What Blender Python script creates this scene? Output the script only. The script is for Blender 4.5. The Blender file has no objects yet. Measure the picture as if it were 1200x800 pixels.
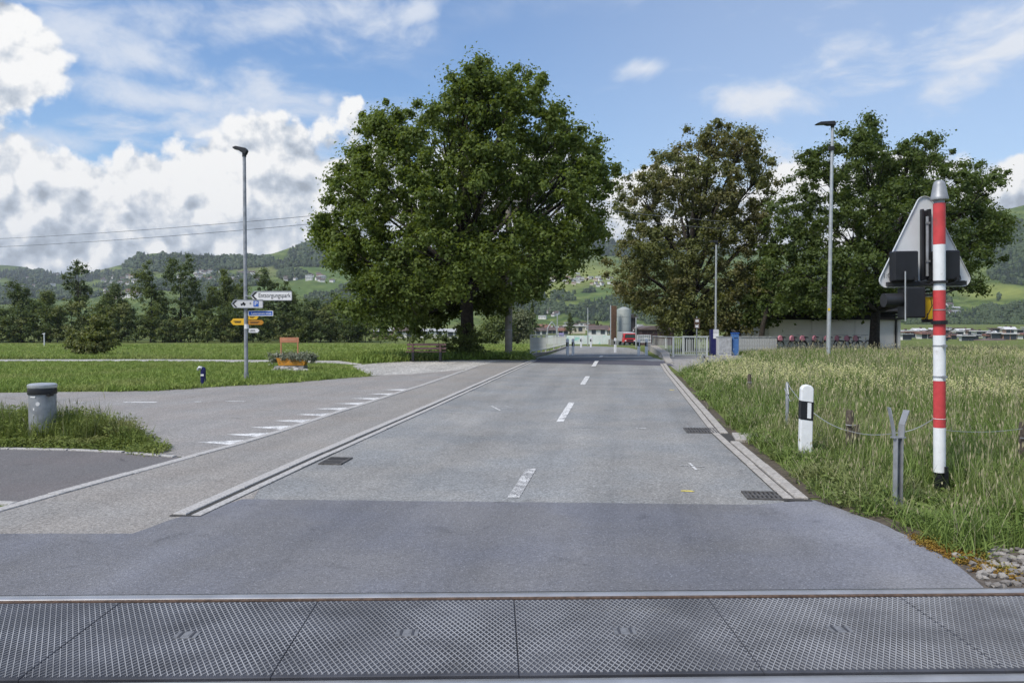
import bpy, bmesh, math, random
import numpy as np
from mathutils import Vector, Matrix

rnd = random.Random(11)
rng = np.random.default_rng(11)
C = bpy.context.scene.collection
SC = bpy.context.scene
rad = math.radians

# ------------------------------------------------------------------ camera
CAM_H, PITCH, FPX = 1.6, rad(1.527), 900.0      # eye height, tilt, focal length for a 1200 px wide picture
cam = bpy.data.cameras.new('camera')
cam.sensor_width = 36.0
cam.lens = 36.0 * FPX / 1200.0
cam.clip_start = 0.05
cam.clip_end = 12000
camo = bpy.data.objects.new('camera', cam)
camo.location = (0, 0, CAM_H)
camo.rotation_euler = (math.pi / 2 - PITCH, 0, 0)
C.objects.link(camo)
SC.camera = camo

# ------------------------------------------------------------------ sun, exposure, sky
SUN_AZ, SUN_EL = rad(228), rad(52)              # behind the camera, to the left
sd = Vector((math.sin(SUN_AZ) * math.cos(SUN_EL), math.cos(SUN_AZ) * math.cos(SUN_EL), math.sin(SUN_EL)))
sun = bpy.data.lights.new('sun', 'SUN')
sun.energy = 2.1
sun.angle = rad(20)
sun.color = (1.0, 0.93, 0.82)
suno = bpy.data.objects.new('sun', sun)
suno.rotation_euler = sd.to_track_quat('Z', 'Y').to_euler()
suno.location = (0, 0, 30)
C.objects.link(suno)
SC.view_settings.view_transform = 'Standard'
SC.view_settings.look = 'None'
SC.view_settings.gamma = 1
SC.view_settings.use_curve_mapping = False
SC.view_settings.exposure = 1.08

class NT:
    """small helper to write node trees"""
    def __init__(s, nt):
        s.t = nt; s.n = nt.nodes; s.l = nt.links
    def new(s, typ, **kw):
        n = s.n.new(typ)
        for k, v in kw.items(): setattr(n, k, v)
        return n
    def put(s, sock, val):
        if val is None: return
        if isinstance(val, bpy.types.NodeSocket): s.l.new(val, sock)
        else: sock.default_value = val
    def math(s, op, a, b=None, c=None, clamp=False):
        n = s.new('ShaderNodeMath', operation=op, use_clamp=clamp)
        s.put(n.inputs[0], a); s.put(n.inputs[1], b); s.put(n.inputs[2], c)
        return n.outputs[0]
    def vmath(s, op, a, b=None, scale=None):
        n = s.new('ShaderNodeVectorMath', operation=op)
        s.put(n.inputs[0], a); s.put(n.inputs[1], b)
        if scale is not None: s.put(n.inputs['Scale'], scale)
        return n.outputs['Value'] if op in ('DOT_PRODUCT', 'LENGTH', 'DISTANCE') else n.outputs['Vector']
    def mix(s, fac, a, b, blend='MIX'):
        n = s.new('ShaderNodeMix', data_type='RGBA', blend_type=blend)
        s.put(n.inputs[0], fac); s.put(n.inputs[6], a); s.put(n.inputs[7], b)
        return n.outputs[2]
    def noise(s, vec, scale, detail=4, rough=0.55, dist=0.0, color=False):
        n = s.new('ShaderNodeTexNoise')
        s.put(n.inputs['Vector'], vec)
        n.inputs['Scale'].default_value = scale; n.inputs['Detail'].default_value = detail
        n.inputs['Roughness'].default_value = rough; n.inputs['Distortion'].default_value = dist
        return n.outputs['Color' if color else 'Fac']
    def step(s, x, a, b, t0=0.0, t1=1.0):
        n = s.new('ShaderNodeMapRange', interpolation_type='SMOOTHSTEP')
        s.put(n.inputs[0], x)
        n.inputs[1].default_value = a; n.inputs[2].default_value = b
        n.inputs[3].default_value = t0; n.inputs[4].default_value = t1
        return n.outputs[0]

def rgb(c): return (c[0], c[1], c[2], 1.0)

def build_world():
    w = bpy.data.worlds.new('World'); SC.world = w; w.use_nodes = True
    t = NT(w.node_tree); w.node_tree.nodes.clear()
    sky = t.new('ShaderNodeTexSky', sky_type='NISHITA')
    sky.sun_disc = False
    sky.sun_elevation = SUN_EL; sky.sun_rotation = SUN_AZ
    sky.air_density = 1.25; sky.dust_density = 0.1; sky.ozone_density = 4.5
    bsky = t.new('ShaderNodeBackground')
    t.put(bsky.inputs['Color'], t.mix(1.0, sky.outputs[0], (0.84, 0.96, 1.10, 1), 'MULTIPLY')); bsky.inputs['Strength'].default_value = 0.066
    d = t.new('ShaderNodeTexCoord').outputs['Generated']
    sep = t.new('ShaderNodeSeparateXYZ'); t.put(sep.inputs[0], d)
    dx, dy, dz = sep.outputs
    def billow(vec):
        v = t.new('ShaderNodeTexVoronoi', feature='F1', normalize=True)
        w = t.vmath('ADD', vec, t.vmath('SCALE', t.noise(vec, 9.0, 3, 0.6, color=True), None, 0.08))
        t.put(v.inputs['Vector'], w); v.inputs['Scale'].default_value = 11.0; v.inputs['Detail'].default_value = 2.0
        v.inputs['Roughness'].default_value = 0.55; v.inputs['Lacunarity'].default_value = 2.3
        a = t.math('MULTIPLY', t.math('SUBTRACT', 1.0, v.outputs['Distance']), 0.55)
        return t.math('ADD', a, t.math('MULTIPLY', t.noise(vec, 5.0, 9, 0.64, 0.0), 0.62))
    n1 = t.math('SUBTRACT', billow(d), 0.20)
    n1s = t.math('SUBTRACT', billow(t.vmath('ADD', d, (-0.010, 0.0, 0.016))), 0.20)
    n2 = t.noise(d, 2.6, 3, 0.5)
    nb = t.math('SUBTRACT', n1, 0.5)
    # cumulus bank above the horizon, its top edge rising and falling with the bearing
    bank = t.math('ADD', t.math('SUBTRACT', 0.222, dz), t.math('MULTIPLY', t.math('SUBTRACT', n2, 0.5), 0.12))
    bank = t.math('ADD', bank, t.math('MULTIPLY', t.step(dx, -0.1, 0.35, 0.0, 1.0), -0.035))
    cov = t.math('ADD', t.math('MULTIPLY', bank, 6.5), t.math('MULTIPLY', nb, 2.4))
    # single cumulus clouds: bearing and elevation as picture-plane tangents, half sizes
    for (u, v, ru, rv, a) in ((-0.665, 0.345, 0.105, 0.085, 1.0), (-0.80, 0.28, 0.12, 0.10, 1.0),
                              (0.36, 0.165, 0.055, 0.05, 0.6), (0.70, 0.185, 0.075, 0.05, 0.8),
                              (1.15, 0.33, 0.22, 0.10, 1.0), (-1.6, 0.40, 0.25, 0.12, 1.0)):
        c = Vector((u, 1, v)).normalized()
        rt = Vector((1, -u, 0)).normalized(); up = rt.cross(c)
        k = 1 / math.sqrt(1 + u * u + v * v)
        dv = t.vmath('SUBTRACT', d, tuple(c))
        a1 = t.math('DIVIDE', t.vmath('DOT_PRODUCT', dv, tuple(rt)), ru * k)
        b1 = t.math('DIVIDE', t.vmath('DOT_PRODUCT', dv, tuple(up)), rv * k)
        f1 = t.math('DIVIDE', t.vmath('DOT_PRODUCT', dv, tuple(c)), ru * k)
        q = t.math('SQRT', t.math('ADD', t.math('ADD', t.math('MULTIPLY', a1, a1), t.math('MULTIPLY', b1, b1)), t.math('MULTIPLY', f1, f1)))
        m = t.math('MULTIPLY', t.math('SUBTRACT', 1.0, q), a)
        cov = t.math('MAXIMUM', cov, t.math('ADD', m, t.math('MULTIPLY', nb, 1.9)))
    cum = t.step(cov, 0.0, 0.13)
    # thin high streaks
    st = t.vmath('MULTIPLY', d, (1.0, 1.0, 3.2))
    st = t.vmath('ADD', st, t.vmath('SCALE', t.noise(d, 3.0, 3, 0.5, color=True), None, 0.25))
    s1 = t.noise(st, 3.1, 7, 0.6, 0.3)
    s2 = t.noise(st, 1.3, 2, 0.5)
    streak = t.math('MULTIPLY', t.step(s1, 0.50, 0.68), t.step(t.math('ADD', s2, t.step(dx, 0.1, -0.4, 0.0, 0.10)), 0.46, 0.62))
    veil = t.math('MULTIPLY', t.step(dz, 0.45, 0.08), 0.02)
    veil = t.math('ADD', veil, t.math('MULTIPLY', t.step(dx, -0.2, 0.4), 0.26))
    s3 = t.noise(t.vmath('MULTIPLY', t.vmath('ADD', d, t.vmath('SCALE', t.noise(d, 5.0, 3, 0.5, color=True), None, 0.12)), (1.0, 1.0, 1.9)), 6.0, 8, 0.62)
    for (u, v, ru, rv, tl) in ((-0.31, 0.385, 0.21, 0.055, 0.10), (-0.47, 0.335, 0.13, 0.04, -0.25), (-0.42, 0.283, 0.18, 0.032, -0.05), (-0.24, 0.285, 0.03, 0.022, 0.0),
                               (-0.62, 0.235, 0.10, 0.025, 0.0), (0.17, 0.325, 0.05, 0.02, 0.1), (0.42, 0.335, 0.10, 0.03, 0.25), (0.32, 0.285, 0.13, 0.035, -0.1), (0.55, 0.30, 0.09, 0.035, 0.3), (-0.12, 0.40, 0.05, 0.02, 0.4),
                               (1.0, 0.42, 0.3, 0.06, 0.1), (-1.2, 0.38, 0.3, 0.06, -0.1), (0.2, 0.62, 0.35, 0.07, 0.1), (-0.6, 0.62, 0.3, 0.06, 0.2)):
        c = Vector((u, 1, v)).normalized(); rt_ = Vector((1, -u, 0)).normalized(); up_ = rt_.cross(c)
        rt_, up_ = rt_ * math.cos(tl) + up_ * math.sin(tl), up_ * math.cos(tl) - rt_ * math.sin(tl)
        k = 1 / math.sqrt(1 + u * u + v * v); dv = t.vmath('SUBTRACT', d, tuple(c))
        a1 = t.vmath('DOT_PRODUCT', dv, tuple(rt_ / (ru * k))); b1 = t.vmath('DOT_PRODUCT', dv, tuple(up_ / (rv * k))); f1 = t.vmath('DOT_PRODUCT', dv, tuple(c / (ru * k)))
        q = t.math('SQRT', t.math('ADD', t.math('ADD', t.math('MULTIPLY', a1, a1), t.math('MULTIPLY', b1, b1)), t.math('MULTIPLY', f1, f1)))
        w_ = t.step(t.math('ADD', t.math('SUBTRACT', 1.0, q), t.math('MULTIPLY', t.math('SUBTRACT', s3, 0.5), 3.4)), 0.05, 1.05, 0.0, 0.95)
        streak = t.math('MAXIMUM', streak, w_)
    thin = t.math('ADD', t.math('MULTIPLY', streak, 0.85), veil, clamp=True)
    # cloud brightness: billows lit from above, greyer bases and cores
    rel = t.math('MULTIPLY', t.math('SUBTRACT', n1, n1s), 2.6)
    core = t.noise(t.vmath('MULTIPLY', d, (1, 1, 2.2)), 4.2, 6, 0.58, 0.4)
    low = t.step(dz, 0.26, 0.12, 0.35, 1.0)
    b = t.math('ADD', t.math('ADD', 0.48, rel), t.math('MULTIPLY', t.math('MULTIPLY', t.step(core, 0.40, 0.70), low), -0.10))
    b = t.math('ADD', b, t.math('MULTIPLY', t.step(dz, 0.19, 0.05), -0.13))
    b = t.math('MINIMUM', t.math('MAXIMUM', b, 0.22), 0.49)
    ccol = t.mix(t.step(b, 0.28, 0.52), (0.78, 0.87, 1.0, 1), (1.0, 0.99, 0.97, 1))
    bc = t.new('ShaderNodeBackground')
    t.put(bc.inputs['Color'], ccol); t.put(bc.inputs['Strength'], b)
    bt = t.new('ShaderNodeBackground')
    bt.inputs['Color'].default_value = (0.86, 0.91, 1.0, 1); bt.inputs['Strength'].default_value = 0.44
    m1 = t.new('ShaderNodeMixShader'); t.put(m1.inputs[0], thin); t.put(m1.inputs[1], bsky.outputs[0]); t.put(m1.inputs[2], bt.outputs[0])
    m2 = t.new('ShaderNodeMixShader'); t.put(m2.inputs[0], cum); t.put(m2.inputs[1], m1.outputs[0]); t.put(m2.inputs[2], bc.outputs[0])
    out = t.new('ShaderNodeOutputWorld'); t.put(out.inputs['Surface'], m2.outputs[0])
build_world()

# ------------------------------------------------------------------ geometry of the place
def ray(px, py):
    u, v = (px - 600) / FPX, (400 - py) / FPX
    return (u, math.cos(PITCH) + v * math.sin(PITCH), -math.sin(PITCH) + v * math.cos(PITCH))
def G(px, py, z=0.0):
    d = ray(px, py); t = (z - CAM_H) / d[2]
    return Vector((d[0] * t, d[1] * t, z))
def P(px, py, y):
    d = ray(px, py); t = y / d[1]
    return Vector((d[0] * t, y, CAM_H + d[2] * t))
BY = [-60, 32, 42, 60, 90, 130, 6000]
BZ = [0, 0, -0.25, -0.5, -1.3, -2.5, -2.5]
def B(y): return float(np.interp(y, BY, BZ))

# ------------------------------------------------------------------ object helpers
def link(o, parent=None):
    C.objects.link(o)
    if parent is not None: o.parent = parent
    return o
def thing(name, label, cat, loc=(0, 0, 0), rz=0.0, group=None):
    o = bpy.data.objects.new(name, None)
    o.empty_display_size = 0.2
    o.location = loc; o.rotation_euler = (0, 0, rz)
    o['label'] = label; o['category'] = cat
    if group: o['group'] = group
    return link(o)
def tag(o, label, cat, group=None):
    o['label'] = label; o['category'] = cat
    if group: o['group'] = group
    return o
def kind(o, k):
    o['kind'] = k
    return o
def dup(root, loc, rz=None, label=None, group=None):
    r = root.copy(); C.objects.link(r); r.location = loc
    if rz is not None: r.rotation_euler = (root.rotation_euler[0], root.rotation_euler[1], rz)
    if label: r['label'] = label
    if group: r['group'] = group
    for ch in list(root.children):
        c = ch.copy(); C.objects.link(c); c.parent = r
        for g in list(ch.children):
            e = g.copy(); C.objects.link(e); e.parent = c
    return r

class MB:
    def __init__(s): s.v = []; s.f = []; s.m = []
    def add(s, vs, fs, mi=0):
        o = len(s.v); s.v += [tuple(p) for p in vs]
        s.f += [tuple(i + o for i in f) for f in fs]; s.m += [mi] * len(fs)
        return s
    def box(s, c, size, rz=0.0, mi=0, M=None):
        x, y, z = size[0] / 2, size[1] / 2, size[2] / 2
        vs = [Vector((a * x, b * y, e * z)) for e in (-1, 1) for b in (-1, 1) for a in (-1, 1)]
        if M is None: M = Matrix.Rotation(rz, 3, 'Z')
        vs = [M @ p + Vector(c) for p in vs]
        return s.add(vs, [(0, 2, 3, 1), (4, 5, 7, 6), (0, 1, 5, 4), (2, 6, 7, 3), (0, 4, 6, 2), (1, 3, 7, 5)], mi)
    def bar(s, p0, p1, w, h, mi=0, up=(0, 0, 1)):
        p0, p1 = Vector(p0), Vector(p1); d = (p1 - p0); L = d.length; d.normalize()
        u = Vector(up)
        if abs(d.dot(u)) > 0.98: u = Vector((0, 1, 0))
        x = d.cross(u).normalized(); z = x.cross(d)
        M = Matrix((x, d, z)).transposed()
        return s.box((p0 + p1) / 2, (w, L, h), M=M, mi=mi)
    def tube(s, pts, r, n=8, caps=True, mi=0):
        pts = [Vector(p) for p in pts]
        if not isinstance(r, (list, tuple)): r = [r] * len(pts)
        rings = []; prev = None
        for i, p in enumerate(pts):
            d = (pts[min(i + 1, len(pts) - 1)] - pts[max(i - 1, 0)]).normalized()
            if prev is None:
                a = Vector((1, 0, 0)) if abs(d.x) < 0.8 else Vector((0, 1, 0))
                x = (a - d * a.dot(d)).normalized()
            else: x = (prev - d * prev.dot(d)).normalized()
            prev = x; y = d.cross(x)
            rings.append([p + (x * math.cos(2 * math.pi * k / n) + y * math.sin(2 * math.pi * k / n)) * r[i] for k in range(n)])
        vs = [q for ring in rings for q in ring]; fs = []
        for i in range(len(pts) - 1):
            for k in range(n):
                k2 = (k + 1) % n
                fs.append((i * n + k, i * n + k2, (i + 1) * n + k2, (i + 1) * n + k))
        if caps:
            fs.append(tuple(range(n - 1, -1, -1))); fs.append(tuple((len(pts) - 1) * n + k for k in range(n)))
        return s.add(vs, fs, mi)
    def lathe(s, prof, n=16, c=(0, 0, 0), mi=0):
        vs = []; fs = []
        for (r, z) in prof:
            for k in range(n):
                a = 2 * math.pi * k / n
                vs.append((c[0] + r * math.cos(a), c[1] + r * math.sin(a), c[2] + z))
        for i in range(len(prof) - 1):
            for k in range(n):
                k2 = (k + 1) % n
                fs.append((i * n + k, i * n + k2, (i + 1) * n + k2, (i + 1) * n + k))
        fs.append(tuple(range(n - 1, -1, -1))); fs.append(tuple((len(prof) - 1) * n + k for k in range(n)))
        return s.add(vs, fs, mi)
    def prism(s, poly, y0, y1, M=None, c=(0, 0, 0), mi=0):
        """outline in x,z pushed along y"""
        n = len(poly); M = M or Matrix.Identity(3)
        vs = [M @ Vector((x, y0, z)) + Vector(c) for x, z in poly] + [M @ Vector((x, y1, z)) + Vector(c) for x, z in poly]
        fs = [tuple(range(n)), tuple(range(2 * n - 1, n - 1, -1))]
        for k in range(n): fs.append((k, k + n, (k + 1) % n + n, (k + 1) % n))
        return s.add(vs, fs, mi)
    def flat(s, poly, z0, z1, mi=0):
        """outline in x,y from z0 up to z1"""
        n = len(poly)
        vs = [(x, y, z0) for x, y in poly] + [(x, y, z1) for x, y in poly]
        fs = [tuple(range(n - 1, -1, -1)), tuple(range(n, 2 * n))]
        for k in range(n): fs.append((k, (k + 1) % n, (k + 1) % n + n, k + n))
        return s.add(vs, fs, mi)
    def mesh(s, name, mats, smooth=False):
        me = bpy.data.meshes.new(name)
        me.from_pydata(s.v, [], s.f)
        mats = mats if isinstance(mats, (list, tuple)) else [mats]
        for m in mats: me.materials.append(m)
        me.polygons.foreach_set('material_index', s.m)
        bm = bmesh.new(); bm.from_mesh(me)
        bmesh.ops.recalc_face_normals(bm, faces=bm.faces)
        bm.to_mesh(me); bm.free()
        if smooth:
            me.polygons.foreach_set('use_smooth', [True] * len(me.polygons))
            me.set_sharp_from_angle(angle=rad(40))
        me.update()
        return me
    def build(s, name, mats, parent=None, loc=None, smooth=False, bevel=0.0, rz=0.0):
        o = bpy.data.objects.new(name, s.mesh(name, mats, smooth))
        if loc is not None: o.location = loc
        o.rotation_euler = (0, 0, rz)
        link(o, parent)
        if bevel:
            b = o.modifiers.new('bevel', 'BEVEL'); b.width = bevel; b.segments = 2; b.limit_method = 'ANGLE'
        return o

def np_mesh(name, V, F, mat, smooth=False):
    """V n x 3, F m x k (all faces with k corners)"""
    me = bpy.data.meshes.new(name)
    k = F.shape[1]
    me.vertices.add(len(V)); me.vertices.foreach_set('co', np.ascontiguousarray(V, np.float32).ravel())
    me.loops.add(F.size); me.loops.foreach_set('vertex_index', np.ascontiguousarray(F, np.int32).ravel())
    me.polygons.add(len(F))
    me.polygons.foreach_set('loop_start', np.arange(0, F.size, k, dtype=np.int32))
    me.polygons.foreach_set('loop_total', np.full(len(F), k, np.int32))
    if smooth: me.polygons.foreach_set('use_smooth', np.ones(len(F), bool))
    for m in (mat if isinstance(mat, (list, tuple)) else [mat]): me.materials.append(m)
    me.update(calc_edges=True)
    return me

def text_mesh(body, size, mat, name, parent, loc, rot, width=None, extrude=0.002):
    cu = bpy.data.curves.new(name, 'FONT')
    cu.body = body; cu.size = size; cu.align_x = 'CENTER'; cu.align_y = 'CENTER'; cu.extrude = extrude
    ob = bpy.data.objects.new(name, cu); C.objects.link(ob)
    me = bpy.data.meshes.new_from_object(ob)
    bpy.data.objects.remove(ob)
    if width:
        xs = [v.co.x for v in me.vertices]; k = width / (max(xs) - min(xs))
        for v in me.vertices: v.co.x *= k
    me.materials.clear(); me.materials.append(mat)
    o = bpy.data.objects.new(name, me); o.location = loc; o.rotation_euler = rot
    return link(o, parent)

# ------------------------------------------------------------------ materials
def mat(name, col, rough=0.6, metal=0.0, var=0.12, scale=6.0, bump=0.0, bscale=60.0, dirt=None, spec=0.4, world=False):
    m = bpy.data.materials.new(name); m.use_nodes = True
    t = NT(m.node_tree); p = t.n['Principled BSDF']
    co = t.new('ShaderNodeNewGeometry').outputs['Position'] if world else t.new('ShaderNodeTexCoord').outputs['Object']
    n = t.noise(co, scale, 5, 0.6)
    lo = [c * (1 - var) for c in col]; hi = [min(1, c * (1 + var)) for c in col]
    c = t.mix(t.step(n, 0.3, 0.7), rgb(lo), rgb(hi))
    if dirt:
        dn = t.noise(co, scale * 0.6, 6, 0.7)
        c = t.mix(t.step(dn, dirt[1], dirt[1] + 0.16, 0, 0.8), c, rgb(dirt[0]))
    t.put(p.inputs['Base Color'], c)
    p.inputs['Roughness'].default_value = rough; p.inputs['Metallic'].default_value = metal
    p.inputs['Specular IOR Level'].default_value = spec
    if bump:
        b = t.new('ShaderNodeBump'); b.inputs['Strength'].default_value = bump; b.inputs['Distance'].default_value = 0.01
        t.put(b.inputs['Height'], t.noise(co, bscale, 4, 0.6)); t.put(p.inputs['Normal'], b.outputs[0])
    return m

def asphalt(name, col, chip=0.5, cscale=95.0, blot=0.16, rough=0.85, stains=0.35, tint=(1, 1, 1), dust=None):
    m = bpy.data.materials.new(name); m.use_nodes = True
    t = NT(m.node_tree); p = t.n['Principled BSDF']
    pos = t.new('ShaderNodeNewGeometry').outputs['Position']
    v = t.new('ShaderNodeTexVoronoi'); t.put(v.inputs['Vector'], pos); v.inputs['Scale'].default_value = cscale
    sp = t.new('ShaderNodeSeparateColor'); t.put(sp.inputs[0], v.outputs['Color'])
    chipv = t.math('ADD', t.math('MULTIPLY', t.math('SUBTRACT', sp.outputs[0], 0.45), chip), 1.0)
    glint = t.step(sp.outputs[1], 0.96, 0.98, 0.0, 0.38)
    big = t.math('ADD', 1.0, t.math('MULTIPLY', t.math('SUBTRACT', t.noise(pos, 0.55, 5, 0.6), 0.5), blot * 2.4))
    # long lanes of wear in the driving direction
    rt = t.new('ShaderNodeVectorRotate', rotation_type='Z_AXIS'); t.put(rt.inputs['Vector'], pos); rt.inputs['Angle'].default_value = rad(8.1)
    st = t.vmath('MULTIPLY', rt.outputs[0], (1.5, 0.06, 1.0))
    big2 = t.math('ADD', 1.0, t.math('MULTIPLY', t.math('SUBTRACT', t.noise(st, 1.0, 4, 0.55), 0.5), blot * 2.5))
    pat = t.math('SUBTRACT', 1.0, t.math('MULTIPLY', t.step(t.noise(pos, 2.3, 7, 0.68, 0.6), 0.58, 0.74), stains))
    f = t.math('MULTIPLY', t.math('MULTIPLY', chipv, big), t.math('MULTIPLY', big2, pat))
    if dust:
        sx = t.new('ShaderNodeSeparateXYZ'); t.put(sx.inputs[0], pos)
        e = t.math('ADD', sx.outputs[0], t.math('MULTIPLY', t.math('SUBTRACT', t.noise(pos, 1.6, 5, 0.6), 0.5), 1.1))
        f = t.math('MULTIPLY', f, t.step(e, dust[0], dust[1], 1.0, dust[2]))
    c = t.vmath('SCALE', tuple(col), None, f)
    c = t.mix(glint, c, rgb([min(0.6, x * 2.6) for x in col]))
    hue = t.noise(pos, 0.9, 3, 0.5)
    c = t.mix(t.step(hue, 0.35, 0.65), c, t.mix(1.0, c, rgb(tint), 'MULTIPLY'))
    t.put(p.inputs['Base Color'], c)
    p.inputs['Roughness'].default_value = rough
    p.inputs['Specular IOR Level'].default_value = 0.3
    b = t.new('ShaderNodeBump'); b.inputs['Strength'].default_value = 0.5; b.inputs['Distance'].default_value = 0.006
    t.put(b.inputs['Height'], v.outputs['Distance']); t.put(p.inputs['Normal'], b.outputs[0])
    return m

def paint(name, col, thr=0.47, under=(0.2, 0.2, 0.2), scale=55):
    """worn road paint: chips of the surface below show through"""
    m = bpy.data.materials.new(name); m.use_nodes = True
    t = NT(m.node_tree); p = t.n['Principled BSDF']
    pos = t.new('ShaderNodeNewGeometry').outputs['Position']
    w = t.math('ADD', t.math('MULTIPLY', t.noise(pos, scale, 3, 0.6), 0.6), t.math('MULTIPLY', t.noise(pos, 5, 4, 0.6), 0.4))
    t.put(p.inputs['Base Color'], t.mix(t.step(w, thr - 0.04, thr + 0.04), rgb(under), rgb(col)))
    p.inputs['Roughness'].default_value = 0.7
    return m

def leaf_mat(name, c1, c2, c3=None, trans=0.3, patch=0.35):
    m = bpy.data.materials.new(name); m.use_nodes = True
    t = NT(m.node_tree); t.n.clear()
    geo = t.new('ShaderNodeNewGeometry')
    r = geo.outputs['Random Per Island']
    c = t.mix(r, rgb(c1), rgb(c2))
    pn = t.noise(geo.outputs['Position'], patch, 3, 0.5)
    if c3: c = t.mix(t.step(pn, 0.42, 0.66, 0, 0.85), c, rgb(c3))
    d = t.new('ShaderNodeBsdfPrincipled'); t.put(d.inputs['Base Color'], c)
    d.inputs['Roughness'].default_value = 0.55; d.inputs['Specular IOR Level'].default_value = 0.22
    tr = t.new('ShaderNodeBsdfTranslucent')
    t.put(tr.inputs['Color'], t.mix(1.0, c, (1.5, 1.45, 0.6, 1), 'MULTIPLY'))
    mx = t.new('ShaderNodeMixShader'); mx.inputs[0].default_value = trans
    t.put(mx.inputs[1], d.outputs[0]); t.put(mx.inputs[2], tr.outputs[0])
    o = t.new('ShaderNodeOutputMaterial'); t.put(o.inputs['Surface'], mx.outputs[0])
    return m

def grass_mat(name, c1, c2, dry, dryamt=(0.5, 0.7), nscale=0.35, trans=0.3):
    """blades: colour varies per tuft, and dry or lush patches follow the place"""
    m = bpy.data.materials.new(name); m.use_nodes = True
    t = NT(m.node_tree); t.n.clear()
    r = t.new('ShaderNodeObjectInfo').outputs['Random']
    geo = t.new('ShaderNodeNewGeometry')
    c = t.mix(r, rgb(c1), rgb(c2))
    c = t.mix(t.math('MULTIPLY', geo.outputs['Random Per Island'], 0.5), c, rgb([x * 1.35 for x in c2]))
    n = t.noise(geo.outputs['Position'], nscale, 4, 0.6)
    c = t.mix(t.step(n, dryamt[0], dryamt[1], 0, 0.8), c, rgb(dry))
    d = t.new('ShaderNodeBsdfPrincipled'); t.put(d.inputs['Base Color'], c)
    d.inputs['Roughness'].default_value = 0.6; d.inputs['Specular IOR Level'].default_value = 0.25
    tr = t.new('ShaderNodeBsdfTranslucent'); t.put(tr.inputs['Color'], c)
    mx = t.new('ShaderNodeMixShader'); mx.inputs[0].default_value = trans
    t.put(mx.inputs[1], d.outputs[0]); t.put(mx.inputs[2], tr.outputs[0])
    o = t.new('ShaderNodeOutputMaterial'); t.put(o.inputs['Surface'], mx.outputs[0])
    return m

def ground_mat():
    m = bpy.data.materials.new('field_ground'); m.use_nodes = True
    t = NT(m.node_tree); p = t.n['Principled BSDF']
    pos = t.new('ShaderNodeNewGeometry').outputs['Position']
    st = t.vmath('MULTIPLY', pos, (0.12, 0.5, 1))
    c = t.mix(t.step(t.noise(pos, 1.2, 6, 0.65), 0.3, 0.7), (0.080, 0.105, 0.030, 1), (0.150, 0.185, 0.055, 1))
    c = t.mix(t.step(t.noise(st, 0.6, 4, 0.6), 0.35, 0.7, 0, 0.7), c, (0.15, 0.175, 0.055, 1))
    c = t.mix(t.step(t.noise(pos, 14, 3, 0.6), 0.55, 0.75, 0, 0.5), c, (0.050, 0.052, 0.022, 1))
    t.put(p.inputs['Base Color'], c); p.inputs['Roughness'].default_value = 0.9
    p.inputs['Specular IOR Level'].default_value = 0.1
    b = t.new('ShaderNodeBump'); b.inputs['Strength'].default_value = 0.8; b.inputs['Distance'].default_value = 0.06
    t.put(b.inputs['Height'], t.noise(pos, 9, 5, 0.7)); t.put(p.inputs['Normal'], b.outputs[0])
    return m

M = {}
M['ground'] = ground_mat()
M['road'] = asphalt('road_asphalt', (0.236, 0.233, 0.223), 0.7, 80, 0.30, tint=(0.88, 0.92, 0.97))
M['patch'] = asphalt('new_asphalt', (0.150, 0.150, 0.157), 0.5, 110, 0.32, rough=0.75, tint=(0.95, 0.98, 1.06), dust=(1.9, 2.6, 1.35))
M['deck'] = asphalt('deck_asphalt', (0.085, 0.085, 0.105), 0.3, 120, 0.1)
M['pave'] = asphalt('chip_paving', (0.235, 0.227, 0.215), 0.75, 90, 0.18, stains=0.25, tint=(1.03, 1.0, 0.97))
M['side'] = asphalt('side_asphalt', (0.24, 0.233, 0.225), 0.7, 80, 0.16, tint=(1.04, 1.0, 0.97))
M['foot'] = asphalt('footpath_asphalt', (0.135, 0.13, 0.13), 0.5, 100, 0.15, tint=(1.04, 1.0, 0.99))
M['gravel'] = asphalt('gravel', (0.36, 0.35, 0.33), 1.2, 26, 0.3, stains=0.5)
M['pad'] = asphalt('pad_gravel', (0.27, 0.26, 0.25), 0.7, 45, 0.2)
M['kerb'] = mat('granite_kerb', (0.40, 0.39, 0.375), 0.8, var=0.25, scale=40, bump=0.3, bscale=90, dirt=((0.22, 0.21, 0.19), 0.55))
M['kerbr'] = mat('warm_kerb', (0.37, 0.35, 0.32), 0.8, var=0.25, scale=30, bump=0.3, bscale=80, dirt=((0.22, 0.19, 0.165), 0.5))
M['joint'] = mat('joint_filler', (0.05, 0.048, 0.044), 0.9, var=0.3, scale=30)
M['white'] = paint('road_paint', (0.70, 0.70, 0.69), 0.465, (0.22, 0.22, 0.22))
M['worn'] = paint('worn_road_paint', (0.66, 0.66, 0.65), 0.515, (0.20, 0.20, 0.20), 80)
M['yellow_mark'] = paint('yellow_chalk', (0.75, 0.62, 0.12), 0.46, (0.2, 0.19, 0.15))
M['steel'] = mat('rail_steel', (0.42, 0.42, 0.425), 0.38, 0.6, var=0.15, scale=3)
M['rust'] = mat('rust', (0.10, 0.065, 0.045), 0.85, var=0.4, scale=25, bump=0.3)
M['iron'] = mat('cast_iron', (0.10, 0.095, 0.09), 0.7, 0.2, var=0.35, scale=25)
M['rubber'] = mat('rubber_panel', (0.052, 0.055, 0.066), 0.75, var=0.35, scale=2.2, bump=0.25, bscale=200, dirt=((0.095, 0.093, 0.09), 0.56), world=True)
M['rib'] = mat('worn_rib', (0.25, 0.255, 0.265), 0.7, var=0.35, scale=1.7, dirt=((0.15, 0.15, 0.155), 0.58), world=True)
M['plate'] = mat('panel_plate', (0.16, 0.165, 0.175), 0.6, var=0.25, scale=30)
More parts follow.
